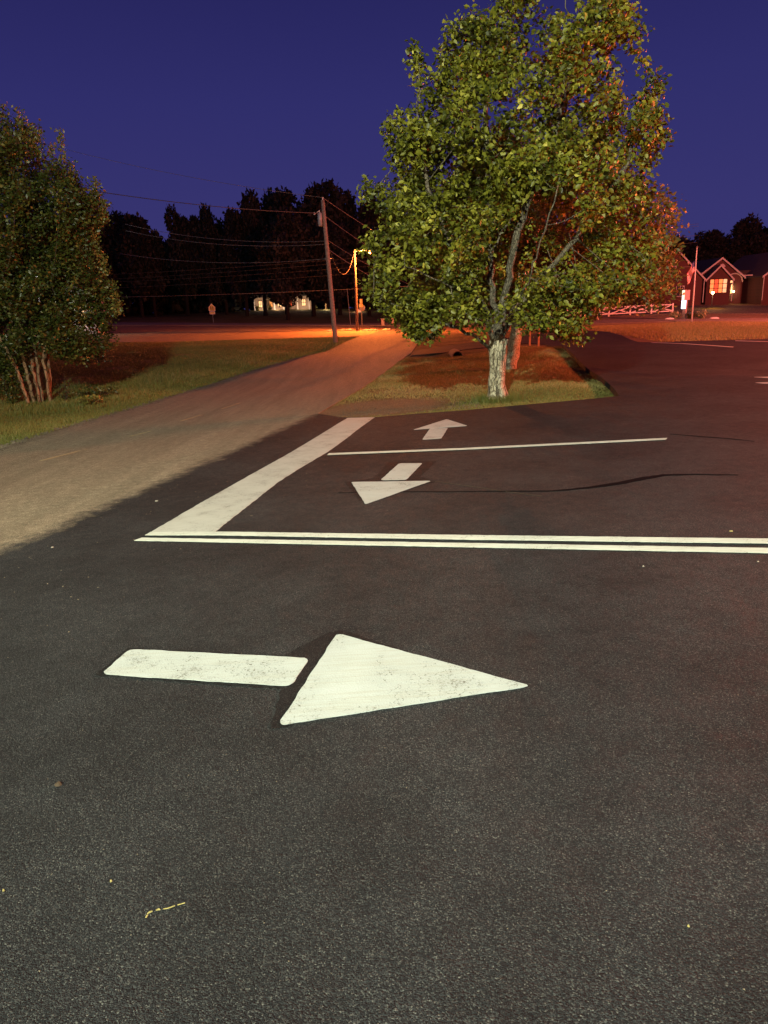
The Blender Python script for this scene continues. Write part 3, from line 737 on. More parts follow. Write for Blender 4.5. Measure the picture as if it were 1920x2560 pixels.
def crown_leaves(nodes, r, rmax, per, size, seed, clump_scale, spread=0.09, droop=0.35, yref=None):
    g = np.random.default_rng(seed)
    idx = np.where(r < rmax)[0]
    cnt = g.poisson(per, len(idx)); P = np.repeat(nodes[idx], cnt, 0); n = len(P)
    P = P + g.normal(0, spread, (n, 3))
    D = g.normal(0, 1, (n, 3)); D[:, 2] = D[:, 2] * .6 - droop
    N = g.normal(0, .75, (n, 3)); N[:, 2] += 0.8
    L = size * g.uniform(.5, 1.3, n)
    w = 3.1 / clump_scale; hsh = .5 + .27 * (np.sin(P[:, 0] * w + 1.7 * np.sin(P[:, 2] * w * .8)) + np.sin(P[:, 2] * w * 1.2 + 1.5 * np.sin(P[:, 1] * w)))
    tint = np.clip(.12 + .42 * hsh + g.normal(0, .16, n) + .25 * (g.random(n) < .08), 0, 1)
    return P, D, N, L, tint

# ------------------------------------------------------------------ the big tree
def big_tree():
    B = (2.71, 16.36, H(2.71, 16.36))
    t = thing('pear_tree', 'tall broad leafy tree with pale lichened trunk on the front tip of the island', 'tree', B)
    Y = 16.36
    lines = [([(2.71, Y, -.42), (2.69, Y, .2), (2.72, Y, .95)], -1, .16)]
    nodes, par = skeleton(lines); fork = len(nodes) - 1; lowf = max(1, fork - 1)
    def limb(pts, at, sub=.16):
        n0 = len(nodes); prev = at; cur = np.array(nodes[at])
        for b in pts:
            b = np.array(b, float); a = np.array(nodes[prev]); k = max(1, int(np.linalg.norm(b - a) / sub))
            for j in range(1, k + 1):
                nodes.append(tuple(a + (b - a) * j / k + rng.normal(0, .022, 3) * (j < k))); par.append(prev); prev = len(nodes) - 1
        return n0, prev
    l1, _ = limb([(2.86, Y + .1, 1.9), (3.0, Y - .15, 2.8), (3.25, Y - .4, 3.76), (3.72, Y - .5, 4.73), (4.0, Y - .2, 5.9), (4.3, Y, 7.0)], fork)
    l2, _ = limb([(2.62, Y + .25, 1.9), (2.55, Y + .2, 3.0), (2.5, Y - .2, 4.14), (2.4, Y - .1, 5.5), (2.5, Y, 7.0)], fork)
    limb([(2.40, Y - .25, 1.35), (2.10, Y - .5, 2.1), (1.6, Y - .7, 2.9), (1.15, Y - .7, 4.0), (1.0, Y - .3, 5.2), (1.05, Y - .2, 6.4)], lowf)
    limb([(2.10, Y - .3, 1.10), (1.45, Y - .6, 1.38), (.6, Y - .9, 1.72), (-.05, Y - .9, 1.95)], max(1, fork - 2))
    limb([(3.3, Y - .3, 1.9), (3.95, Y - .7, 2.7), (4.5, Y - .8, 3.4), (5.2, Y - .6, 4.3), (5.5, Y - .3, 5.5)], fork)
    limb([(3.2, Y + .5, 1.7), (4.0, Y + 1.2, 2.2), (5.1, Y + 1.4, 2.6)], fork)
    limb([(2.4, Y + .7, 1.9), (1.7, Y + 1.6, 3.0), (1.2, Y + 1.8, 4.2)], fork)
    limb([(2.9, Y - .7, 1.6), (3.1, Y - 1.6, 2.3), (3.3, Y - 2.1, 3.3)], fork)
    limb([(1.9, Y - .9, 2.0), (1.3, Y - 1.5, 2.2), (.6, Y - 1.6, 2.5)], fork + 20)
    out = [(2.7, 8.6), (2.45, 8.0), (2.35, 7.5), (1.9, 7.25), (1.55, 7.0), (1.42, 5.95), (1.18, 6.0), (1.08, 7.1), (0.92, 7.1), (0.90, 6.6), (1.1, 6.1), (1.42, 5.85), (1.0, 5.62), (0.52, 5.60), (0.30, 5.24), (0.46, 4.84), (0.12, 4.6), (-0.17, 4.47), (-0.21, 3.95), (0.1, 3.75), (0.15, 3.32), (-0.23, 3.16), (-0.27, 2.88), (0.22, 2.65), (-0.1, 2.4), (-0.46, 2.22), (-0.50, 1.86), (-0.2, 1.65),
           (.48, 1.42), (.68, 1.06), (1.5, 1.05), (1.92, .95), (2.3, 1.25), (2.6, 1.55), (3.07, 1.05), (3.69, 1.12), (4.32, .80), (4.7, .78), (4.56, 1.25), (5.01, 1.65), (5.5, 1.7), (5.9, 2.14), (6.0, 2.91), (6.1, 3.4), (5.75, 3.72), (5.72, 4.2), (5.9, 4.62), (6.2, 4.95), (6.15, 5.15), (5.8, 5.45), (6.05, 5.85), (5.85, 6.07), (5.5, 6.37), (5.55, 6.94), (5.35, 7.15), (4.9, 7.5), (4.54, 7.94), (4.4, 8.4), (3.6, 8.8)]
    att = envelope(out, Y, .82, 2.8, 22000, 195, .45, 5)
    # a low sparse skirt stays bare inside: fewer points near the trunk
    d = np.hypot(att[:, 0] - 2.7, att[:, 1] - Y); att = att[(d > .9) | (att[:, 2] > 3.2)]
    nd_, pr = grow(nodes, par, att, .13, .17, 1.1, 130)
    r, kids = radii(pr, .0042, 2.25)
    # scale so the trunk is right
    rb = np.zeros(len(r)); s = .20 / r[fork - 1]
    rr = np.where(r > .02, r * (1 + (s - 1) * np.clip((r - .02) / (r.max() - .02), 0, 1)), r)
    for i in range(fork + 1):
        z = nd_[i][2]; rr[i] = .172 + .10 * math.exp(-(z + .42) / .20) + .035 * max(0, min(1, (z - .4) / .5))
    off = np.array(B)
    tr = MB(); base = [nd_[i] - off for i in range(fork + 1)]
    pts = []; rad = []
    for i in range(len(base) - 1):
        for j in range(4):
            pts.append(base[i] + (base[i + 1] - base[i]) * j / 4); rad.append(rr[i] + (rr[i + 1] - rr[i]) * j / 4)
    pts.append(base[-1]); rad.append(rr[fork])
    seg = 40; p0 = len(tr.v); v = []
    for i, p in enumerate(pts):
        for k in range(seg):
            a = 2 * math.pi * k / seg
            fl = max(0, 1 - (p[2] + .05) / .4)
            w = rad[i] * (1 + .035 * math.sin(5 * a + p[2] * 3) + .03 * math.sin(11 * a - p[2] * 9) + .16 * fl * math.sin(5 * a + 1.1) + .02 * random.uniform(-1, 1))
            v.append((p[0] + w * math.cos(a), p[1] + w * math.sin(a), p[2]))
    tr.add(v, [(i * seg + k, i * seg + (k + 1) % seg, (i + 1) * seg + (k + 1) % seg, (i + 1) * seg + k) for i in range(len(pts) - 1) for k in range(seg)])
    nl = nd_ - off
    tr.build('trunk', M_BARK, t, smooth=True)
    lm = MB(); branch_mesh(nl, pr, rr, kids, .030, .5, 10, lm); lm.build('limbs', M_LIMB, t, smooth=True)
    bm_ = MB(); branch_mesh(nl, pr, rr, kids, .0, .030, 4, bm_, .0045); o = bm_.build('twigs', M_LIMB, t, smooth=True); o['kind'] = 'stuff'
    P, D, N, L, ti = crown_leaves(nl, rr, .0088, 15.0, .106, 3, .55, .085)
    # leaves on the camera side, picked apart one by one
    vis = np.argsort(P[:, 1] + rng.uniform(0, 1.1, len(P)))[:280]
    T, F = LEAF8
    me = None; tints = []
    rest = np.ones(len(P), bool); rest[vis] = False
    leaves('foliage', P[rest], D[rest], N[rest], L[rest], ti[rest], M_LEAF, t)['kind'] = 'stuff'
    protos = []
    for q in (0.35, 0.6, 0.9):
        o = tri_mesh('leaf', T, F, M_LEAF, np.full(len(T), q)); protos.append(o.data); bpy.data.objects.remove(o)
    for i in vis:
        o = bpy.data.objects.new('leaf', protos[int(min(2, ti[i] * 3))]); C.objects.link(o); o.parent = t
        d = Vector(D[i]).normalized(); n_ = Vector(N[i]); b = n_.cross(d).normalized(); n_ = d.cross(b)
        M = Matrix((d, b, n_)).transposed().to_4x4(); M.translation = Vector(P[i])
        o.matrix_local = M @ Matrix.Scale(float(L[i]), 4)
    return len(P), len(nd_)
print('tree1', big_tree())

def back_tree(label, X, Y, out, seed, trunk_r, lean, n_att, per, size, mat, z0=None, natt_cl=170, rmax=.02):
    B = (X, Y, H(X, Y)); off = np.array(B)
    t = thing('pear_tree', label, 'tree', B)
    nodes, par = skeleton([([(X, Y, B[2] - .05), (X + lean[0] * .5, Y, B[2] + .8), (X + lean[0], Y + lean[1], B[2] + 1.5)], -1, .25)])
    fork = len(nodes) - 1
    o = np.array(out); cz = o[:, 1].mean(); cx = o[:, 0].mean()
    for fx, fz, dy in ((-.55, .3, -.5), (-.2, .7, .3), (.15, .8, -.6), (.55, .35, -.8), (.3, .5, 1.2), (-.3, .45, 1.0)):
        hw = (o[:, 0].max() - o[:, 0].min()) / 2; hz = o[:, 1].max() - B[2] - 1.5
        b = np.array((cx + fx * hw, Y + dy * 1.6, B[2] + 1.5 + fz * hz)); a = np.array(nodes[fork]); k = int(np.linalg.norm(b - a) / .3); prev = fork
        for j in range(1, k + 1):
            s = j / k; q = a + (b - a) * s; q[2] += .3 * math.sin(s * 3.14); nodes.append(tuple(q + rng.normal(0, .04, 3))); par.append(prev); prev = len(nodes) - 1
    att = envelope(out, Y, .8, 3.6, n_att, natt_cl, .9, seed)
    nd_, pr = grow(nodes, par, att, .26, .32, 2.2, 60)
    r, kids = radii(pr, .008, 2.3); s = trunk_r / r[1]
    r = r * (1 + (s - 1) * np.clip(r / r.max(), 0, 1)); 
    nl = nd_ - off
    mb = MB(); mb.tube([nl[i] for i in range(fork + 1)], [trunk_r * (1.25 if i == 0 else 1) for i in range(fork + 1)], 12, wob=.05); mb.build('trunk', M_BARK, t, smooth=True)
    mb = MB(); branch_mesh(nl[:], pr, r, kids, .012, trunk_r * .99, 5, mb); mb.build('limbs', M_BARK, t, smooth=True)
    P, D, N, L, ti = crown_leaves(nl, r, rmax, per, size, seed, .7, .16)
    leaves('foliage', P, D, N, L, ti, mat, t, LEAF4)['kind'] = 'stuff'
    return len(P)
TREE2 = [(3.33, 6.18), (5.8, 7.2), (8.4, 6.0), (9.9, 5.1), (10.6, 4.75), (10.9, 4.5), (10.8, 4.3), (11.3, 3.95), (11.52, 3.2), (11.1, 2.75), (11.36, 2.1), (11.02, 1.5), (9.9, 1.3), (9.27, 1.6), (8.2, 1.3), (7.37, 1.2), (6.6, 1.3), (5.59, 1.5), (4.6, 1.7), (3.29, 1.6), (2.3, 1.4), (1.2, 1.9), (1.2, 3.1), (1.61, 4.37)]
print('tree2', back_tree('orange lit tree whose crown shows at the right behind the big tree', 4.70, 25.9, [(x * .915 + .25, z) for x, z in TREE2], 21, .22, (.3, .1), 5200, 15, .16, M_LEAF2))
TREE3 = [(2.93, 6.65), (6.85, 8.0), (9.88, 6.03), (10.65, 2.8), (9.29, 1.9), (7.6, 1.9), (6.59, 1.9), (3.88, 1.9), (1.8, 2.0), (1.47, 3.72)]
print('tree3', back_tree('third tree of the island row, almost hidden behind the first two', 5.66, 30.5, TREE3, 22, .2, (.2, .3), 3400, 9, .18, M_LEAF2))

# ------------------------------------------------------------------ crape myrtle at the left
def myrtle():
    X, Y = -11.0, 23.6; B = (X, Y, H(X, Y)); off = np.array(B)
    t = thing('crape_myrtle', 'many stemmed tall shrub tree with tan stems on the left verge', 'tree', B)
    nodes = [(X, Y, B[2] - .15)]; par = [-1]
    stems = [((-.05, 0), (-10.98, 23.5, .6), (-10.85, 23.3, 2.4), .07), ((.22, -.1), (-10.70, 23.4, .7), (-10.2, 23.2, 2.2), .055), ((-.33, 0), (-11.4, 23.5, .6), (-11.6, 23.4, 2.2), .06), ((-.2, .1), (-11.2, 23.8, .6), (-11.4, 24.2, 2.4), .05), ((.1, .2), (-10.8, 24.0, .8), (-10.3, 24.6, 2.6), .05), ((-.42, -.2), (-11.55, 23.2, .5), (-12.0, 22.9, 2.0), .045), ((-.12, -.12), (-11.0, 23.2, .7), (-10.9, 22.6, 2.3), .04)]
    st = MB(); stem_i = []
    for (dx, dy), p1, p2, r_ in stems:
        b0 = np.array((X + dx, Y + dy, H(X + dx, Y + dy) - .1)); nodes.append(tuple(b0)); par.append(0); prev = len(nodes) - 1
        for b in (p1, p2):
            a = np.array(nodes[prev]); b = np.array(b, float); k = max(2, int(np.linalg.norm(b - a) / .2))
            for j in range(1, k + 1):
                nodes.append(tuple(a + (b - a) * j / k + rng.normal(0, .018, 3))); par.append(prev); prev = len(nodes) - 1; 
    n0 = len(nodes)
    out = [(-13.6, 8.0), (-12.6, 8.8), (-11.53, 8.49), (-11.2, 8.1), (-11.05, 7.4), (-10.86, 7.74), (-10.71, 7.8), (-10.66, 7.12), (-10.4, 7.2), (-10.26, 7.66), (-10.09, 7.41), (-10.12, 6.85), (-9.85, 6.9), (-9.72, 6.33), (-9.45, 6.5), (-9.19, 7.06), (-9.2, 6.5), (-9.06, 6.1), (-9.0, 5.66), (-8.71, 5.2), (-8.5, 5.3), (-8.34, 5.7), (-8.3, 5.0), (-8.45, 4.46), (-8.8, 4.2), (-8.7, 3.52), (-8.63, 2.98), (-8.23, 2.68), (-8.31, 2.0), (-8.6, 1.5), (-8.7, .75), (-9.2, .45), (-9.7, .35), (-10.1, .75), (-10.7, .6), (-11.3, .3), (-11.9, -.1), (-13.16, -.4), (-14.5, 1.2), (-15, 4), (-14.8, 6.5)]
    att = envelope(out, Y, .85, 2.4, 24000, 420, .42, 31)
    nd_, pr = grow(nodes, par, att, .17, .2, 1.6, 110, gravity=.25)
    r, kids = radii(pr, .004, 2.4)
    for i in range(1, n0): r[i] = np.clip(r[i] * 1.35, .035, .075)
    nl = nd_ - off; r[0] = .01
    mb = MB()
    # each of the seven stems is a part
    starts = [i for i in range(1, n0) if par[i] == 0]
    for a, b in zip(starts, starts[1:] + [n0]):
        m = MB(); ch = list(range(a, b)); m.tube([nl[q] for q in ch], [r[q] for q in ch], 9, wob=.06); m.build('stem', M_MBARK, t, smooth=True)
    branch_mesh(nl, pr, r, kids, .0, .0349, 4, mb, .006); mb.build('twigs', M_DBARK, t, smooth=True)['kind'] = 'stuff'
    P, D, N, L, ti = crown_leaves(nl[n0:], r[n0:], .02, 24.0, .112, 41, .4, .12, .0)
    g = np.random.default_rng(77)
    for (tx, tz, ln) in ((-10.75, 7.95, 1.3), (-10.3, 7.8, 1.0), (-9.82, 7.2, .9), (-9.2, 7.2, 1.0), (-8.36, 5.85, .8), (-9.02, 6.3, .9), (-11.4, 8.7, 1.4), (-11.0, 8.2, 1.2), (-12.2, 9.0, 1.2), (-8.2, 5.2, .7), (-8.25, 2.85, .6), (-8.6, 4.3, .7), (-9.5, 6.8, .8), (-8.2, 2.3, .5), (-10.0, 7.3, .8), (-8.45, 3.6, .6)):
        m_ = 150; s_ = g.random(m_); q = np.stack([tx - off[0] + g.normal(0, .07, m_) + .1 * s_, g.normal(-.3, .1, m_) * s_ + g.normal(0, .08, m_), tz - off[2] - ln * s_], 1)
        P = np.concatenate([P, q]); dd = g.normal(0, .8, (m_, 3)); dd[:, 2] += .7; D = np.concatenate([D, dd]); N = np.concatenate([N, g.normal(0, 1, (m_, 3))])
        L = np.concatenate([L, .09 * g.uniform(.6, 1.2, m_)]); ti = np.concatenate([ti, np.clip(g.normal(.62, .18, m_), 0, 1)])
    leaves('foliage', P, D, N, L, ti, M_MYRT, t, LEAF4)['kind'] = 'stuff'
    return len(P)
print('myrtle', myrtle())
def sucker_bush(name, label, cx, cy, n, h, rad, mat, lf, seed, cat='bush', size=.08, group=None, base=0.05):
    g = np.random.default_rng(seed); z0 = H(cx, cy)
    t = thing(name, label, cat, (cx, cy, z0), group)
    mb = MB(); P = []
    for i in range(n):
        a = g.uniform(0, 6.28); rr = rad * math.sqrt(g.random()); tipx, tipy = rr * math.cos(a), rr * math.sin(a)
        hh = h * g.uniform(.5, 1.0) * (1 - .4 * (rr / rad) ** 2)
        pts = [Vector((tipx * .25 * s, tipy * .25 * s, 0)) if s == 0 else Vector((tipx * s ** 1.3, tipy * s ** 1.3, hh * s)) for s in (0, .35, .7, 1)]
        mb.tube(pts, [.012, .009, .006, .003], 4, cap=False)
        for k in range(lf):
            s = g.uniform(base, 1); P.append((tipx * s ** 1.3 + g.normal(0, .06), tipy * s ** 1.3 + g.normal(0, .06), max(.02, hh * s + g.normal(0, .05))))
    mb.build('stems', M_DBARK, t)
    P = np.array(P); m = len(P); D = g.normal(0, 1, (m, 3)); N = g.normal(0, .8, (m, 3)); N[:, 2] += .6
    leaves('foliage', P, D, N, size * g.uniform(.6, 1.2, m), np.clip(g.normal(.4, .22, m), 0, 1), mat, t, LEAF4)['kind'] = 'stuff'
    return t
sucker_bush('sucker_bush', 'low twiggy sucker growth left of the tan stems', -11.9, 23.4, 40, 1.5, .8, M_MYRT, 40, 3)
sucker_bush('sucker_bush', 'thin pale twigs sprouting right of the tan stems', -10.25, 23.5, 14, 1.0, .45, M_MYRT, 8, 4)
sucker_bush('weed_clump', 'broad leaved pale weed clump on the left verge edge', -9.0, 22.3, 26, .42, .42, M_LEAF2, 16, 6, 'weed', .11)
sucker_bush('weed_clump', 'dark low weed clump behind the pale weeds', -9.4, 24.0, 34, .5, .8, M_MYRT, 24, 8, 'weed', .10)

# ------------------------------------------------------------------ grass
def blades(name, label, pts, h, w, tint, lean=.35):
    n = len(pts); z = HG(pts[:, 0], pts[:, 1]) - .02
    a = rng.uniform(0, 6.28, n); dx, dy = np.cos(a), np.sin(a)
    b = rng.uniform(0, 6.28, n); l = rng.uniform(0, lean, n) * h
    v = np.empty((n, 3, 3))
    v[:, 0] = np.stack([pts[:, 0] - dx * w, pts[:, 1] - dy * w, z], 1)
    v[:, 1] = np.stack([pts[:, 0] + dx * w, pts[:, 1] + dy * w, z], 1)
    v[:, 2] = np.stack([pts[:, 0] + np.cos(b) * l * 2, pts[:, 1] + np.sin(b) * l * 2, z + h + .02], 1)
    o = tri_mesh(name, v.reshape(-1, 3), np.arange(n * 3), M_GRASS, np.repeat(tint, 3))
    return tag(o, label, 'grass', None, 'stuff')
def patch_noise(x, y, s):
    return .5 + .25 * (np.sin(x * s + 1.3 * np.sin(y * s * .7)) + np.sin(y * s * 1.3 + 1.7 * np.sin(x * s * .6 + 2)))
# island turf
n = 260000
x = rng.uniform(-1.6, 9, n); y = 14.4 + 24 * rng.random(n) ** 1.5
ok = inpoly(ISLAND, x, y)
bare = np.exp(-((x + .5) ** 2 + (y - 16) ** 2) / 3.0) + .8 * np.exp(-((x - .7) ** 2 + (y - 16.2) ** 2) / 1.2) + .85 * np.exp(-((x - .2) ** 2 + (y - 17.6) ** 2) / 3.0) + .6 * np.exp(-((x - .8) ** 2 + (y - 21) ** 2) / 3.0) + .5 * np.exp(-((x + .2) ** 2 / .4 + (y - 25) ** 2 / 20))
ok &= rng.random(n) > bare * .95
x, y = x[ok], y[ok]
dist = y
blades('island_grass', 'short grass growing on the island round the trees', np.stack([x, y], 1), rng.uniform(.015, .042, len(x)), .004 + .00028 * dist, np.clip(rng.normal(.36, .22, len(x)) + .3 * (patch_noise(x, y, 1.1) - .5) + .25 * bare[ok] + .26 * np.clip((y - 17.2) / 2.0, 0, 1), 0, 1))  # blades paler behind the trunk, orange lamp glow put into their tint
# tufts at the foot of the trunk
n = 2500; a = rng.uniform(0, 6.28, n); rr = .30 + rng.exponential(.12, n)
blades('trunk_grass', 'taller green grass round the foot of the big trunk', np.stack([2.71 + rr * np.cos(a), 16.36 + rr * np.sin(a)], 1), rng.uniform(.06, .20, n), .006, np.clip(rng.normal(.25, .12, n), 0, 1), .5)
# left verge and field
n = 420000
y = 11 + 45 * rng.random(n) ** 1.9; u = rng.random(n)
lx = np.interp(y, [0, 13.93, 19.9, 23, 27.95, 31.84, 36.9, 41.6, 46, 51.5, 62], [-7.9, -7.6, -7.4, -7.1, -6.65, -6.0, -5.2, -4.2, -3.1, -1.9, -.6])
x = lx + rng.normal(0, .05, n) - u * (3.5 + y * .38)
h = rng.uniform(.02, .055, n) * (1 + .25 * patch_noise(x, y, .9))
tall = (lx - x > 1.2) & (lx - x < 3.6) & (y > 21) & (y < 44)
h = np.where(tall, h * rng.uniform(1.2, 3.4, n), h)
blades('verge_grass', 'uneven grass on the verge and field left of the old road', np.stack([x, y], 1), h, .004 + .00035 * y, np.clip(rng.normal(.33, .2, n) + .3 * (patch_noise(x, y, .7) - .5) + .1 * tall, 0, 1))
# far verges in the red and orange light
n = 90000
x = rng.uniform(12, 45, n); y = rng.uniform(38, 70, n); ok = (y > 38 + .1 * (x - 14)) & (y < 83 - .39 * x - 1.0) & ((x > 15) | (y > 50))
x, y = x[ok], y[ok]
blades('roadside_grass', 'rough red lit grass strip between the lot and the main road', np.stack([x, y], 1), rng.uniform(.03, .10, len(x)), np.full(len(x), .022), np.clip(rng.normal(.8, .15, len(x)), 0, 1))

# ------------------------------------------------------------------ poles, wires, street lamp
def pole(name, label, base, top, r0, r1):
    t = thing(name, label, 'utility pole' if 'utility' in name else 'street lamp', base)
    b = Vector(base); p = Vector(top) - b; lean = p / p.length
    m = MB(); m.tube([p * s - (Vector((0, 0, .3)) if s == 0 else Vector((0, 0, 0))) for s in (0, .25, .5, .75, 1)], [r0, r0 + (r1 - r0) * .25, (r0 + r1) / 2, r0 + (r1 - r0) * .75, r1], 12)
    m.build('pole', M_POLE, t, smooth=True)
    return t, p
P1B = (-2.84, 50.0, H(-2.84, 50)); P1T = (-3.17, 50.0, 8.57)
t, p = pole('utility_pole', 'tall leaning wooden utility pole beside the old road', P1B, P1T, .17, .12)
m = MB(); q = p * .905; m.tube([q + Vector((-.27, -.1, -.72)), q + Vector((-.27, -.1, .05)), q + Vector((-.27, -.1, .1))], [.14, .14, .08], 12); m.build('transformer', M_GREY, t, smooth=True)
m = MB(); m.tube([q + Vector((-.27, -.1, .1)), q + Vector((-.27, -.1, .24))], .03, 6); m.tube([q + Vector((-.27, -.1, .22)), q + Vector((-.62, -.1, -.02))], .015, 6); m.tube([q + Vector((-.62, -.1, -.02)), q + Vector((-.62, -.1, .12))], .035, 6); m.build('bushing', M_WHITE, t)
m = MB(); m.tube([p, p + Vector((0.02, 0, .16))], [.03, .045], 8); m.build('insulator', M_WHITE, t)
m = MB(); q = p * .60; m.tube([q + Vector((-.2, 0, 0)), q + Vector((.2, 0, 0))], .07, 8); m.build('bracket', M_STEEL, t)
P2B = (-1.76, 67.0, H(-1.76, 67)); P2T = (-1.70, 67.0, 6.72)
M_POLE = simple('weathered_lamp_pole', (0.07, 0.05, 0.04), 0.85, 0, 0.3, 12, 0.3)
t2, p2 = pole('street_lamp', 'short lamp pole with a glowing orange head at the road junction', P2B, P2T, .14, .10)
m = MB(); a0 = p2 + Vector((0, 0, -.22)); hd = Vector(SOD) - Vector(P2B) + Vector((0, 0.15, .33))
m.tube([a0, a0 + (hd - a0) * .4 + Vector((0, 0, .05)), hd], .035, 8); m.build('arm', M_STEEL, t2, smooth=True)
m = MB(); m.ball(hd + Vector((.08, 0, .02)), .22, 12, 8, (1.35, .8, .5)); m.build('lamp_housing', M_GREY, t2, smooth=True)
m = MB(); m.ball(hd + Vector((.10, 0, -.13)), .30, 12, 8, (1.2, .9, .75)); bo = m.build('lamp_bowl', M_SODIUM, t2, smooth=True)
M_TARW = simple('cable_sheath', (0.02, 0.018, 0.016), 0.9)
def wire(label, a, b, sag, r=.016, mat=M_WIREL, name='power_line'):
    a, b = Vector(a), Vector(b); pts = []
    for i in range(25):
        s = i / 24; q = a.lerp(b, s); q.z -= sag * 4 * s * (1 - s); pts.append(q)
    m = MB(); m.tube(pts, r, 5, cap=False)
    tag(m.build(name, mat, smooth=True), label, 'wire', 'overhead wires')
T1 = Vector(P1T)
wire('topmost wire running from the utility pole to the upper left sky', T1 + Vector((0, 0, .15)), (-29.0, 62, 16.2), .5, .013, M_WIREL)
wire('dark sagging wire crossing the sky above the left tree line', T1 + Vector((-.2, -.1, -.8)), (-21.5, 36.0, 9.3), .5, .022, M_WIRE)
wire('top wire descending from the utility pole to the right behind the big tree', T1 + Vector((0, 0, .15)), (9.0, 84, 6.0), .7, .016)
wire('second wire descending from the utility pole towards the street lamp', T1 + Vector((0, 0, -.9)), (8.2, 84, 4.0), .7, .016)
wire('upper middle wire on the left of the utility pole', T1 + Vector((-.05, 0, -2.5)), (-20, 62, 9.0), .5, .016)
wire('paired wire just under the upper middle one left of the utility pole', T1 + Vector((-.05, 0, -2.7)), (-20, 62, 8.5), .5, .016)
wire('lower wire on the left of the utility pole above its bracket', T1 + Vector((0.1, 0, -3.6)), (-20, 60, 6.6), .45, .016)
wire('slack service cable looping from the utility pole to the lamp pole', T1 + Vector((.1, 0, -2.55)), P2T, 2.05, .022, M_TARW)
wire('long cable falling from the utility pole past the lamp pole', T1 + Vector((.15, 0, -3.0)), (8.5, 82, 2.2), 1.0, .02)
wire('wire descending from the utility pole just left of the lamp', T1 + Vector((.1, 0, -2.4)), (8.5, 84, 3.0), .8, .014)
for k, (zl, zr, lb) in enumerate(((6.2, 8.2, 'highest of the wires along the main road'), (5.6, 8.0, 'second highest wire along the main road'), (5.3, 7.2, 'third wire along the main road'), (4.6, 6.6, 'fourth wire along the main road'), (3.6, 4.5, 'lowest and palest wire along the main road'))):
    wire(lb, (-40, 97, zl + .9), (30, 70, zr - .2), .6, .012 if k < 4 else .02, M_WIRE if k < 4 else M_WIREL)

def sign_post(label, x, y, boards, h, cat='sign'):
    z = H(x, y); t = thing('road_sign', label, cat, (x, y, z))
    m = MB(); m.box((0, 0, h / 2), (.07, .05, h)); m.build('post', M_STEEL, t)
    for poly, mat, nm, dy, w in boards:
        m = MB(); m.prism(poly, -.04 - dy - w, -.04 - dy); m.build(nm, mat, t)
    return t
pent = [(-.46, 1.62), (.46, 1.62), (.46, 2.16), (0, 2.62), (-.46, 2.16)]
s = 1.0
ts = sign_post('pentagon school crossing sign with a plaque below, on the far side of the main road', -23.05, 104.5,
    [(pent, M_WHITE, 'pentagon_border', 0, .01), ([(x * .88, 2.1 + (z - 2.1) * .88) for x, z in pent], M_YSIGN, 'pentagon_panel', .012, .008),
     ([(-.38, 1.18), (.38, 1.18), (.38, 1.56), (-.38, 1.56)], M_WHITE, 'plaque_border', 0, .01), ([(-.33, 1.26), (.33, 1.26), (.33, 1.48), (-.33, 1.48)], M_YSIGN, 'plaque', .012, .008)], 1.7)
m = MB()
for dx, sc_ in ((-.13, 1.0), (.14, .85)):
    m.ball((dx, -.065, 1.92 + .32 * sc_), .07 * sc_, 8, 6, (1, .2, 1))
    m.box((dx, -.066, 1.92 + .12 * sc_), (.15 * sc_, .01, .26 * sc_)); m.box((dx - .05, -.066, 1.80), (.05, .01, .2)); m.box((dx + .05, -.066, 1.80), (.05, .01, .2))
m.build('walking_figures', M_BLACK, ts)
m = MB()
m.box((0, -.066, 1.37), (.44, .008, .035)); m.prism([(-.28, 1.37), (-.18, 1.43), (-.18, 1.31)], -.07, -.062); m.build('plaque_arrow', M_BLACK, ts)
ts = sign_post('cluster of pale street signs on a white post behind the lamp pole', -1.72, 88.0,
    [([(-.16, 2.5), (.16, 2.5), (.16, 3.0), (-.16, 3.0)], M_YSIGN, 'upper_panel', 0, .02), ([(-.28, 2.1), (.2, 2.1), (.2, 2.46), (-.28, 2.46)], M_YSIGN, 'lower_panel', 0, .02)], 3.1)
m = MB(); m.prism([(.12 + .36 * math.cos(a), 2.0 + .36 * math.sin(a)) for a in [math.pi / 8 + k * math.pi / 4 for k in range(8)]], .05, .07); m.build('octagon_back', M_STEEL, ts)
m = MB(); m.prism([(-.5, 1.72), (-.1, 1.5), (-.1, 1.75), (-.5, 1.95)], -.06, -.04); m.build('side_plate', M_WHITE, ts)
m = MB(); m.tube([(-3.17, 90, H(-3.17, 90)), (-3.36, 90, 3.97)], .035, 6); tag(m.build('thin_pole', M_STEEL), 'thin unlit metal pole between the utility pole and the lamp', 'pole')
for x, lb in ((0.75, 'left one of two short pale posts at the road corner'), (1.95, 'right one of two short pale posts at the road corner')):
    z = H(x, 86); t = thing('mailbox_pillar', lb, 'pillar', (x, 86, z), 'short posts at the road corner')
    m = MB(); m.box((0, 0, .35), (.34, .34, .7)); m.build('shaft', M_HYD, t); m = MB(); m.box((0, 0, .75), (.46, .46, .1)); m.build('cap', M_CONC, t)
for (x, y, s_, lb) in ((-2.9, 68.5, .5, 'pale rubble lump left of the lamp pole'), (-.6, 68.0, .6, 'pale rubble lump right of the lamp pole'), (0.5, 69.5, .7, 'broad pale rubble lump near the road corner'), (-4.2, 66.5, .25, 'smallest pale stone on the verge left of the lamp pole')):
    m = MB(); z = H(x, y)
    for k in range(7): m.ball((x + random.uniform(-s_, s_), y + random.uniform(-.4, .4), z + .02), random.uniform(.1, .2), 7, 5, (1.3, 1, .55), .15)
    tag(m.build('rubble', M_HYD), lb, 'rubble')
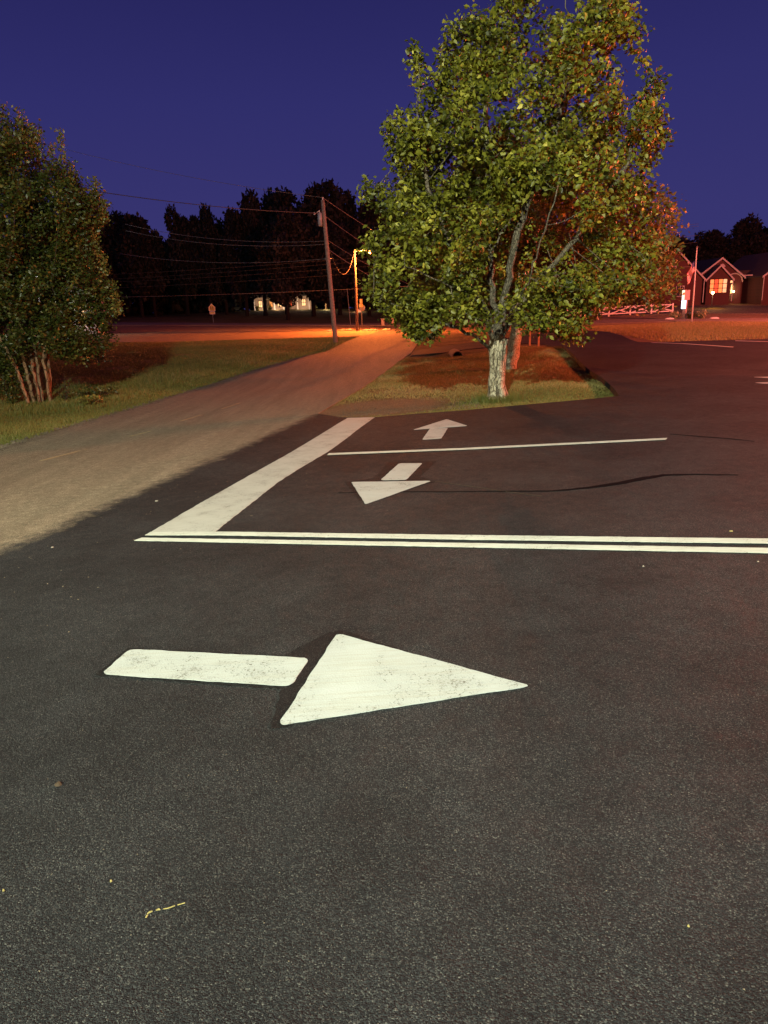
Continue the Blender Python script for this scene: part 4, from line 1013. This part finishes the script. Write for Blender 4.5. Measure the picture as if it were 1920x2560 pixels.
for x, lb in ((-38.3, 'white marker post by the main road at the far left'),):
    m = MB(); z = H(x, 103); m.box((x, 103, z + .35), (.16, .1, .7)); tag(m.build('marker_post', M_WHITE), lb, 'post')
# timber stakes and the culvert
for x, y, lb in ((7.58, 36.3, 'left raw timber stake at the back of the island'), (8.0, 36.2, 'right raw timber stake at the back of the island')):
    m = MB(); z = H(x, y); m.box((x, y, z + .42), (.09, .07, .95), .2, .01); tag(m.build('timber_stake', M_STAKE), lb, 'stake', 'timber stakes')
t = thing('culvert_pipe', 'round concrete culvert pipe mouth under the side driveway', 'pipe', (3.65, 33.3, H(3.65, 33.3) - .10))
m = MB(); seg = 20; L = [(math.cos(6.2832 * k / seg), math.sin(6.2832 * k / seg)) for k in range(seg)]
v = [(r_ * c, yy, r_ * s + .10) for r_, yy in ((.27, -.15), (.22, -.15), (.22, 1.4), (.27, 1.4)) for c, s in L]
m.add(v, [(a * seg + k, a * seg + (k + 1) % seg, (a + 1) % 4 * seg + (k + 1) % seg, (a + 1) % 4 * seg + k) for a in range(4) for k in range(seg)]); m.build('pipe_barrel', M_PIPE, t, smooth=False)
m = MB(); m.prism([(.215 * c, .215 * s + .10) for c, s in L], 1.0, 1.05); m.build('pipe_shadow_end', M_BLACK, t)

# ------------------------------------------------------------------ brick building at the right
def gable(parent, x0, x1, y0, y1, zb, ze, zp, nm='wing', xp=None, eave=.35):
    xp = (x0 + x1) / 2 if xp is None else xp
    m = MB(); m.prism([(x0, zb), (x1, zb), (x1, ze), (xp, zp - .12), (x0, ze)], y0, y1); w = m.build('wall', M_BRICK, parent)
    k = (zp - ze) / (xp - x0)
    m = MB()
    for sgn, xe in ((-1, x0 - eave), (1, x1 + eave)):
        sl = (zp - ze) / (abs(xp - (x0 if sgn < 0 else x1)))
        z_e = ze - sl * eave
        m.prism([(xe, z_e), (xp, zp), (xp, zp + .14), (xe, z_e + .14)][::sgn], y0 - .35, y1 + .2)
    m.build('roof', M_ROOF, parent)
    m = MB()
    for sgn, xe in ((-1, x0 - eave), (1, x1 + eave)):
        sl = (zp - ze) / (abs(xp - (x0 if sgn < 0 else x1))); z_e = ze - sl * eave
        m.prism([(xe, z_e - .10), (xp, zp - .08), (xp, zp + .16), (xe, z_e + .15)][::sgn], y0 - .40, y0 - .352)
    m.build('rake_board', M_TRIM, parent)
HB = thing('brick_station', 'red brick building with three white edged gables and a lit window', 'building', (0, 0, 0))
ZB = 0.1
gable(HB, 35.5, 42.9, 97.5, 112, ZB, 3.75, 7.3)
gable(HB, 43.95, 47.1, 98.6, 104, ZB, 3.72, 5.25)
gable(HB, 43.3, 49.5, 100.5, 114, ZB, 3.9, 6.25, xp=46.5)
gable(HB, 50.9, 59.5, 97.5, 112, ZB, 3.85, 6.9)
m = MB(); m.box((47, 108, 2.0), (16, 10, 4.0)); m.build('wall', M_BRICK, HB)
m = MB(); m.prism([(42.0, 4.0), (52, 4.0), (52, 4.7), (42, 4.7)], 102.9, 103.1); m.build('roof', M_ROOF, HB)
m = MB(); m.prism([(42.9, 3.72), (43.95, 3.72), (43.95, 3.88), (42.9, 3.88)], 102.8, 102.95); m.prism([(49.6, 3.9), (50.8, 3.9), (50.8, 4.05), (49.6, 4.05)], 100.2, 100.35); m.build('fascia', M_TRIM, HB)
for x, y in ((42.95, 97.1), (47.25, 98.2), (50.75, 97.1)):
    m = MB(); m.tube([(x, y, 3.7), (x, y, 3.45), (x, y, ZB + .6)], .05, 6); m.build('downspout', M_TRIM, HB)
def window(x0, x1, z0, z1, y, cols, rows, glow_mats, parent, frame=.07, keep=1.0):
    f = MB(); d = .09
    f.box(((x0 + x1) / 2, y, z0), (x1 - x0 + frame * 2, d, frame)); f.box(((x0 + x1) / 2, y, z1), (x1 - x0 + frame * 2, d, frame))
    f.box((x0, y, (z0 + z1) / 2), (frame, d * .98, z1 - z0 - frame)); f.box((x1, y, (z0 + z1) / 2), (frame, d * .98, z1 - z0 - frame))
    for c in range(1, cols): f.box((x0 + (x1 - x0) * c / cols, y, (z0 + z1) / 2), (.05, d * .8, z1 - z0 - frame))
    for r_ in range(1, rows): f.box(((x0 + x1) / 2, y + .002, z0 + (z1 - z0) * r_ / rows), (x1 - x0 - frame, d * .7, .05))
    w = f.build('window', M_TRIM if glow_mats is None else M_DBARK, parent)
    for c in range(cols):
        for r_ in range(rows):
            mt = M_DIMW if glow_mats is None else glow_mats[(c * 7 + r_ * 5) % len(glow_mats)]
            g = MB(); a = x0 + (x1 - x0) * (c + .08) / cols; b = x0 + (x1 - x0) * (c + .92) / cols
            e = z0 + (z1 - z0) * (r_ + .06) / rows; h_ = z0 + (z1 - z0) * (r_ + .94) / rows
            g.box(((a + b) / 2, y + .03, (e + h_) / 2), (b - a, .02, h_ - e)); g.build('pane', mt, w)
window(44.35, 46.65, 1.85, 3.60, 98.52, 4, 3, [M_WARM, M_WARM2, M_WARM3, M_WARM2, M_WARM], HB)
window(52.2, 53.2, 1.9, 3.25, 97.42, 2, 2, None, HB)
window(39.5, 40.5, 1.6, 2.9, 97.42, 2, 2, None, HB)
window(38.3, 39.3, 4.4, 5.4, 97.42, 2, 2, None, HB)
# arched entrance
m = MB(); seg = 14; arc = [(48.45 + 1.05 * math.cos(math.pi * k / seg), 3.15 + 1.05 * math.sin(math.pi * k / seg)) for k in range(seg + 1)]
m2 = [(48.45 + 1.2 * math.cos(math.pi * k / seg), 3.15 + 1.2 * math.sin(math.pi * k / seg)) for k in range(seg + 1)]
m.prism(arc + m2[::-1], 100.38, 100.46); m.build('arch_trim', M_CONC, HB)
m = MB(); m.prism([(47.5 + .0, 3.05)] + [(47.9 + .42 * math.cos(math.pi * k / 10), 3.12 + .36 * math.sin(math.pi * k / 10)) for k in range(11)][::-1], 100.40, 100.44); m.build('transom', M_WARM2, HB)
dr = MB(); dr.box((48.0, 100.42, 1.9), (1.3, .06, 2.3)); dr = dr.build('door', M_DBARK, HB)
for a in (47.62, 48.22):
    m = MB(); m.prism([(a - .14, 1.75), (a + .14, 1.75), (a + .14, 2.75), (a, 2.98), (a - .14, 2.75)], 100.35, 100.385); m.build('pane', M_WARM2, dr)
m = MB(); m.ball((48.35, 100.1, 1.95), .13, 10, 7); m.build('porch_lamp', M_BULB, HB, smooth=True)
m = MB(); m.prism([(46.5 + .45 * math.cos(math.pi * k / 12), 5.15 + .4 * math.sin(math.pi * k / 12)) for k in range(13)], 100.10, 100.16); m.build('gable_vent', M_TRIM, HB)
# lamp post on its island
LX, LY = 40.95, 90.0; LZ = H(LX, LY)
t = thing('lantern_post', 'glowing lantern on a short post on a mound before the brick building', 'lamp post', (LX, LY, LZ))
m = MB(); m.tube([(0, 0, 0), (0, 0, 1.75)], .06, 8); m.build('post', M_BLACK, t)
m = MB(); m.ball((0, 0, 1.92), .17, 12, 8); m.build('lantern', M_BULB, t, smooth=True)
m = MB(); m.tube([(0, 0, 2.06), (0, 0, 2.16)], [.16, .02], 10); m.build('lantern_cap', M_BLACK, t)
lamp('lantern_light', 'POINT', (LX, LY - .3, LZ + 1.92), 260, (1.0, .5, .2), .15)
lamp('entrance_light', 'POINT', (48.35, 99.7, 2.1), 90, (1.0, .6, .3), .15)
m = MB(); m.ball((LX, LY, LZ - .45), 2.6, 24, 10, (1, .5, .24)); o = m.build('planted_mound', M_GROUND, smooth=True); o['kind'] = 'structure'
# roadside sign with LED face
SX, SY = 32.2, 77.0; SZ = H(SX, SY)
t = thing('roadside_sign', 'square roadside sign with a glowing blue white lower face on a single post', 'sign', (SX, SY, SZ), None, math.radians(38))
m = MB(); m.box((0.1, 0, .95), (.34, .3, 1.9)); m.build('post', M_HYD, t)
m = MB(); m.box((0.12, 0, 2.4), (1.0, .30, 1.0)); m.build('sign_cabinet', simple('pink_grey_panel', (.5, .36, .34), .6, 0, .05), t)
m = MB(); m.box((0.12, 0, 1.45), (.85, .28, .80)); m.build('message_cabinet', M_BLACK, t)
m = MB(); m.box((-.40, 0, 2.4), (.02, .27, .94)); m.build('lit_face', M_LEDT, t)
m = MB(); m.box((-.345, 0, 1.45), (.06, .30, .84)); m.box((-.2, -.16, 1.45), (.3, .02, .84)); m.build('led_face', M_LED, t)
# white stones and hydrangeas
for x, y, s_, lb, mt in ((31.4, 77.3, .55, 'pale flowering bush left of the roadside sign', M_FLOWER), (33.75, 76.2, .55, 'pale flowering bush right of the roadside sign beside the flagpole', M_FLOWER), (32.6, 76.2, .45, 'dark low bush at the foot of the roadside sign', M_MYRT)):
    sucker_bush('round_bush', lb, x, y, 46, .95, s_ + .15, mt, 20, int(x * 10), size=.16, base=.3)
for x, y, lb in ((30.55, 76.6, 'flat white stone left of the pale bushes'), (34.7, 75.4, 'flat white stone right of the flagpole')):
    m = MB(); z = H(x, y); m.ball((x, y, z + .06), .42, 12, 7, (1.2, .6, .32), .08); tag(m.build('white_stone', M_WHITE, smooth=True), lb, 'stone')
# flagpole
FX, FY = 30.5, 71.0; FZ = H(FX, FY)
t = thing('flagpole', 'tall white flagpole by the main road', 'flagpole', (FX, FY, FZ))
m = MB(); m.tube([(0, 0, -.1), (-.02, 0, 3.3), (-.05, 0, 6.68)], [.075, .06, .04], 10); m.build('pole', M_WHITE, t, smooth=True)
m = MB(); m.ball((-.05, 0, 6.75), .09, 10, 7); m.build('finial', M_STEEL, t, smooth=True)
def flag():
    t = thing('national_flag', 'limp red and white striped flag with a blue canton hanging from the flagpole', 'flag', (FX - .06, FY, FZ))
    def P(u, v):   # u along fly 0..1, v down hoist 0..1
        x = -.03 - .78 * u + .05 * math.sin(u * 9 + v * 3); z = 5.6 - 1.05 * v - 1.25 * u ** 1.2 + .10 * math.sin(u * 7)
        x += .22 * v * u
        return (x, .16 * math.sin(u * 10 + v * 2.5) * u ** .5, z)
    rm = simple('flag_red', (.42, .03, .03), .8); wm = simple('flag_white', (.6, .57, .55), .8); bmz = simple('flag_blue', (.02, .03, .14), .8)
    for k in range(13):
        m = MB(); n_ = 14; u0 = 0.4 if k < 7 else 0.0
        us = [u0 + (1 - u0) * i / n_ for i in range(n_ + 1)]
        f_ = [P(u, k / 13) for u in us]; b = [P(u, (k + 1) / 13) for u in us]
        th = .006
        v = f_ + b + [(x, y + th, z) for x, y, z in f_] + [(x, y + th, z) for x, y, z in b]; N_ = n_ + 1
        m.add(v, [(i, i + 1, N_ + i + 1, N_ + i) for i in range(n_)] + [(2 * N_ + i, 3 * N_ + i, 3 * N_ + i + 1, 2 * N_ + i + 1) for i in range(n_)])
        m.build('stripe', rm if k % 2 == 0 else wm, t)
    m = MB(); n_ = 8
    rows = [[P(.4 * i / n_, 7 / 13 * j / 4) for i in range(n_ + 1)] for j in range(5)]
    v = [p for r_ in rows for p in r_]; N_ = n_ + 1
    m.add(v, [(j * N_ + i, j * N_ + i + 1, (j + 1) * N_ + i + 1, (j + 1) * N_ + i) for j in range(4) for i in range(n_)]); cb = m.build('canton', bmz, t)
    m = MB()
    for j in range(5):
        for i in range(6):
            q = P(.4 * (i + .5 + (j % 2) * .3) / 6.5, 7 / 13 * (j + .5) / 5); m.add([(q[0] + .022 * math.cos(a), q[1] - .012, q[2] + .022 * math.sin(a)) for a in [math.pi / 2 + k * 4 * math.pi / 5 for k in range(5)]], [(0, 1, 2, 3, 4)])
    m.build('stars', wm, t)
flag()
# crossbuck fence
def fence():
    x0, x1, y = 22.2, 34.6, 86.0; nb = 5
    t = thing('crossbuck_fence', 'low white ranch fence with crossed rails beyond the main road', 'fence', (0, 0, 0))
    dx = (x1 - x0) / nb
    for i in range(nb + 1):
        x = x0 + dx * i; z = H(x, y); m = MB(); m.box((x, y, z + .55), (.16, .14, 1.15)); m.build('post', M_WHITE, t)
    for i in range(nb):
        xa, xb = x0 + dx * i, x0 + dx * (i + 1); za, zb = H(xa, y), H(xb, y)
        for (a, b, o_) in ((.98, .98, -.08), (.25, .25, -.08), (.25, .95, -.11), (.95, .25, -.14)):
            m = MB(); m.prism([(xa, za + a - .06), (xb, zb + b - .06), (xb, zb + b + .06), (xa, za + a + .06)], y + o_ - .02, y + o_ + .008); m.build('rail', M_WHITE, t)
fence()

# ------------------------------------------------------------------ lit house far behind, left lights
LH = thing('lit_house', 'distant house with a bright porch and garden seen under the dark trees', 'building', (0, 0, 0))
zb = H(-19, 148) 
m = MB(); m.prism([(-24.5, zb - .5), (-13.0, zb - .5), (-13.0, zb + 2.6), (-24.5, zb + 2.6)], 150, 158); m.build('wall', M_SIDE, LH)
m = MB(); m.prism([(-25.2, zb + 2.5), (-12.2, zb + 2.5), (-15, zb + 4.6), (-22.5, zb + 4.6)], 149, 158.5); m.build('roof', M_ROOF, LH)
for x in (-24.2, -22.4, -20.2, -18.4, -15.6, -13.3):
    m = MB(); m.box((x, 148.4, zb + .9), (.16, .16, 2.3)); m.build('porch_post', M_WHITE, LH)
m = MB(); m.box((-18.8, 148.6, zb - .25), (11.6, 1.4, .14)); m.build('porch_deck', M_WHITE, LH)
for x0_, x1_, mt in ((-23.6, -22.9, M_WARM2), (-21.4, -20.8, M_WARM), (-19.8, -18.9, M_WARM2), (-17.4, -16.9, M_WARM3), (-14.9, -14.1, M_WARM2)):
    window(x0_, x1_, zb + .6, zb + 1.9, 149.94, 2, 2, [mt], LH)
for x in (-22.8, -19.4, -14.6): lamp('porch_light', 'POINT', (x, 147.6, zb + .35), 240, (1.0, .66, .42), .2)
for x, r_, lb in ((-23.4, .5, 'leftmost shrub in front of the lit porch'), (-21.0, .8, 'broad shrub in front of the middle of the lit porch'), (-17.2, .7, 'reddish shrub right of the dark trunk by the lit porch'), (-12.1, .5, 'lone shrub right of the lit porch')):
    sucker_bush('porch_shrub', lb, x, 146.5, 26, 1.3, r_, M_LEAF2, 12, int(-x * 10), size=.28)
def palm(x, y, h, lb):
    z = H(x, y); t = thing('small_palm', lb, 'palm', (x, y, z)); m = MB(); m.tube([(0, 0, 0), (.05, 0, h * .6), (0, 0, h)], [.16, .13, .14], 8); m.build('trunk', M_MBARK, t)
    for k in range(11):
        a = k * 2.4; m = MB(); e = .55 + .35 * (k % 3) / 2; pts = []
        for s_ in (0, .3, .6, .85, 1): pts.append((math.cos(a) * s_ * 1.1, math.sin(a) * s_ * 1.1, h + e * s_ * 1.5 - 1.1 * s_ ** 2))
        w = [.03, .16, .14, .08, .01]; ca, sa = -math.sin(a), math.cos(a)
        v = [(p[0] + ca * ww, p[1] + sa * ww, p[2] - .04) for p, ww in zip(pts, w)] + [(p[0], p[1], p[2] + .03) for p in pts] + [(p[0] - ca * ww, p[1] - sa * ww, p[2] - .04) for p, ww in zip(pts, w)]
        m.add(v, [(i, i + 1, 6 + i, 5 + i) for i in range(4)] + [(5 + i, 6 + i, 11 + i, 10 + i) for i in range(4)]); m.build('frond', M_GRASS if False else M_LEAF2, t)
palm(-9.9, 147.0, 2.6, 'small floodlit palm right of the lit porch')
palm(-3.6, 140.0, 2.4, 'second floodlit palm just behind the leaning utility pole')
lamp('palm_light', 'POINT', (-9.6, 145.5, H(-9.9, 146) + .5), 260, (1.0, .8, .45), .1)
lamp('palm_light', 'POINT', (-3.3, 138.5, H(-3.6, 139) + .5), 200, (1.0, .6, .4), .1)
t = thing('garden_lamp', 'tiny glowing garden lamp at the edge of the lit porch', 'lamp', (-17.6, 146.2, H(-17.6, 146.2)))
m = MB(); m.tube([(0, 0, 0), (0, 0, .5)], .04, 6); m.build('stalk', M_BLACK, t); m = MB(); m.ball((0, 0, .62), .2, 10, 7); m.build('globe', M_BULB, t)
# buildings seen through the myrtle
t = thing('white_shed', 'pale lit building glimpsed through the left shrub tree', 'building', (-30.5, 72, H(-30.5, 72)))
m = MB(); m.prism([(-.8, 0), (3.2, 0), (3.2, 3.6), (-.8, 3.6)], 0, 3); m.build('wall', M_WHITE, t)
m = MB(); m.prism([(-1.1, 3.6), (3.5, 3.6), (1.2, 4.8)], -.3, 3.3); m.build('roof', M_ROOF, t)
for xx in (.1, 2.0):
    m = MB(); m.box((xx, -.03, 2.0), (.7, .04, 1.1)); m.build('window', M_WARM2, t)
t = thing('yard_lamp', 'white yard lamp shining through the upper leaves of the left shrub tree', 'street lamp', (-31.5, 70, H(-31.5, 70)))
m = MB(); m.tube([(0, 0, 0), (0, 0, 5.3)], .07, 8); m.build('pole', M_STEEL, t)
m = MB(); m.ball((0, -.1, 5.35), .22, 10, 7); m.build('lamp_globe', glow('white_bulb_glow', (.95, .95, 1.0), 16), t)
lamp('yard_light', 'POINT', (-31.2, 69.3, 5.2), 1500, (1.0, .93, .85), .2)

# ------------------------------------------------------------------ dark tree line
def cards(cx, cz, rx, rz, n, size, seed):
    g = np.random.default_rng(seed); P = []
    nb = 16
    B = np.stack([g.uniform(-.75, .75, nb) * rx, g.uniform(-.6, .6, nb) * rx, g.uniform(-.75, .78, nb) * rz], 1)
    B[:, :2] *= np.sqrt(np.clip(1 - (B[:, 2:3] / rz) ** 2, .1, 1))
    R = g.uniform(.22, .42, nb) * min(rx, rz)
    i = g.integers(0, nb, n); d = unit(g.normal(0, 1, (n, 3))) * (R[i] * g.uniform(.35, 1.06, n) ** .6)[:, None]
    P = B[i] + d; P[:, 2] += cz
    # connecting inner mass
    k = n // 3; q = unit(g.normal(0, 1, (k, 3))) * (g.random(k) ** .33)[:, None] * np.array([rx * .72, rx * .6, rz * .76]); q[:, 2] += cz
    P = np.concatenate([P, q]); n = len(P)
    return P, g.normal(0, 1, (n, 3)), g.normal(0, 1, (n, 3)), size * g.uniform(.6, 1.3, n), np.clip(g.normal(.45, .2, n), 0, 1)
crowns = []
def forest_tree(label, x, y, top, w, v, group='dark trees of the far tree line', name='forest_tree'):
    z = H(x, y); h = top - z
    t = thing(name, label, 'tree', (x, y, z), group)
    if not crowns:
        for s_ in range(5):
            asp = (1.15, .8, 1.0, .65, .9)[s_]
            P, D, N, L, ti = cards(0, .56, .42 * asp, .44, 8000, .05, 60 + s_)
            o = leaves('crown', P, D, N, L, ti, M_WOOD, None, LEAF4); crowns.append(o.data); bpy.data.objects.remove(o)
        m = MB(); m.tube([(0, 0, 0), (.005, 0, .25), (0, .01, .55), (.01, 0, .8)], [.024, .017, .013, .006], 8)
        for k in range(7):
            a = k * 2.4; zz = .3 + .06 * k; m.tube([(0, 0, zz), (.12 * math.cos(a), .12 * math.sin(a), zz + .1), (.24 * math.cos(a), .24 * math.sin(a), zz + .16)], [.008, .005, .002], 5)
        o = m.build('trunk', simple('night_bark', (.007, .005, .004), .95), smooth=True); crowns.append(o.data); bpy.data.objects.remove(o)
    o = bpy.data.objects.new('crown', crowns[v % 5]); C.objects.link(o); o.parent = t
    asp = (1.15, .8, 1.0, .65, .9)[v % 5]
    o.scale = (w / (.84 * asp), w / (.84 * asp), h); o.rotation_euler = (0, 0, v * 1.7 + x)
    o['kind'] = 'stuff'
    o = bpy.data.objects.new('trunk', crowns[5]); C.objects.link(o); o.parent = t; o.scale = (h * .8, h * .8, h)
X = lambda px, y: (px * 1.1573 - 960) / 1780 * y
FT = [(150, 128, 18.4, 17, 0, 'dark tree just showing right of the left shrub tree, leftmost of the tree line'),
      (205, 132, 18.9, 12, 2, 'dark round topped tree left in the tree line'),
      (255, 128, 19.2, 12, 0, 'second round topped dark tree of the tree line from the left'),
      (305, 130, 19.2, 11, 2, 'dark round topped tree above the school sign side field'),
      (345, 126, 18.2, 8, 3, 'narrower dark tree left of the notch in the tree line'),
      (372, 128, 17.0, 6.5, 1, 'small pointed dark tree at the edge of the notch in the tree line'),
      (405, 140, 15.8, 9, 4, 'low dark tree filling the notch in the tree line'),
      (440, 128, 19.0, 6.0, 1, 'slender dark pine standing clear right of the notch'),
      (488, 128, 19.1, 6.2, 1, 'second slender dark pine right of the notch'),
      (520, 132, 16.6, 9, 0, 'lower dark tree between the pines and the tall ridge'),
      (562, 126, 18.4, 8, 2, 'dark tree rising towards the tall ridge of the tree line'),
      (600, 128, 20.6, 9, 1, 'tall dark tree with a ragged top left of the utility pole'),
      (645, 132, 20.8, 11, 0, 'broad dark tree left of the top of the utility pole'),
      (700, 126, 21.3, 12, 4, 'tallest dark tree, behind the top of the utility pole'),
      (755, 130, 21.2, 12, 2, 'broad dark tree right of the top of the utility pole'),
      (815, 128, 18.8, 12, 0, 'dark tree beside the left edge of the big crown'),
      (880, 132, 16.8, 13, 2, 'dark tree behind the left part of the big crown'),
      (1000, 135, 16.0, 16, 0, 'dark tree behind the middle of the big crown'),
      (1100, 135, 15.5, 16, 4, 'dark tree behind the trunk of the big tree'),
      (1200, 135, 14.0, 16, 0, 'dark tree behind the right part of the big crown'),
      (1300, 135, 12.0, 15, 2, 'dark tree behind the orange lit tree'),
      (1400, 132, 11.2, 13, 0, 'dark tree left behind the brick building'),
      (1478, 130, 11.4, 10, 4, 'low dark tree behind the left gable of the brick building'),
      (1520, 130, 12.4, 8, 2, 'dark tree above the flagpole'),
      (1575, 128, 13.6, 11, 0, 'broad dark tree behind the middle gable of the brick building'),
      (1630, 128, 12.9, 11, 4, 'dark tree behind the right gable of the brick building'),
      (1690, 130, 12.0, 14, 2, 'dark tree at the right end of the tree line')]
for i, (px, y, top, w, v, lb) in enumerate(FT):
    forest_tree(lb, X(px, y), y, top, w, v)
forest_tree('nearer dark tree whose broad trunk stands before the lit porch', -13.6, 114, 15.5, 11, 0)
forest_tree('nearer dark tree right of the lit porch', -7.0, 120, 15.0, 9, 2)
# understorey: one dark mass of undergrowth that nobody could count
def undergrowth():
    n = 40000; g = np.random.default_rng(9)
    px = g.uniform(-60, 1720, n); y = g.uniform(142, 156, n) + np.where(px < 540, 0, 8) ; x = X(px, y)
    gap = (px > 555) & (px < 720) | (px > 758) & (px < 800)
    hmax = np.where(px < 900, 12.0, 10.0) + 1.5 * np.sin(px * .02)
    y = np.where(px > 1380, y - 8, y)
    z0 = HH(x, y); z = z0 + g.random(n) * hmax
    y = np.where(gap, g.uniform(160, 166, n), y)
    P = np.stack([x, y, z], 1)
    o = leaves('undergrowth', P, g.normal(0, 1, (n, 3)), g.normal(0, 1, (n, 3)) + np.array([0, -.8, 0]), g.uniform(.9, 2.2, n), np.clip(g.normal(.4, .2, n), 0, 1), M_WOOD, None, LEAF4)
    tag(o, 'dense black undergrowth under the far tree line', 'undergrowth', None, 'stuff')
undergrowth()
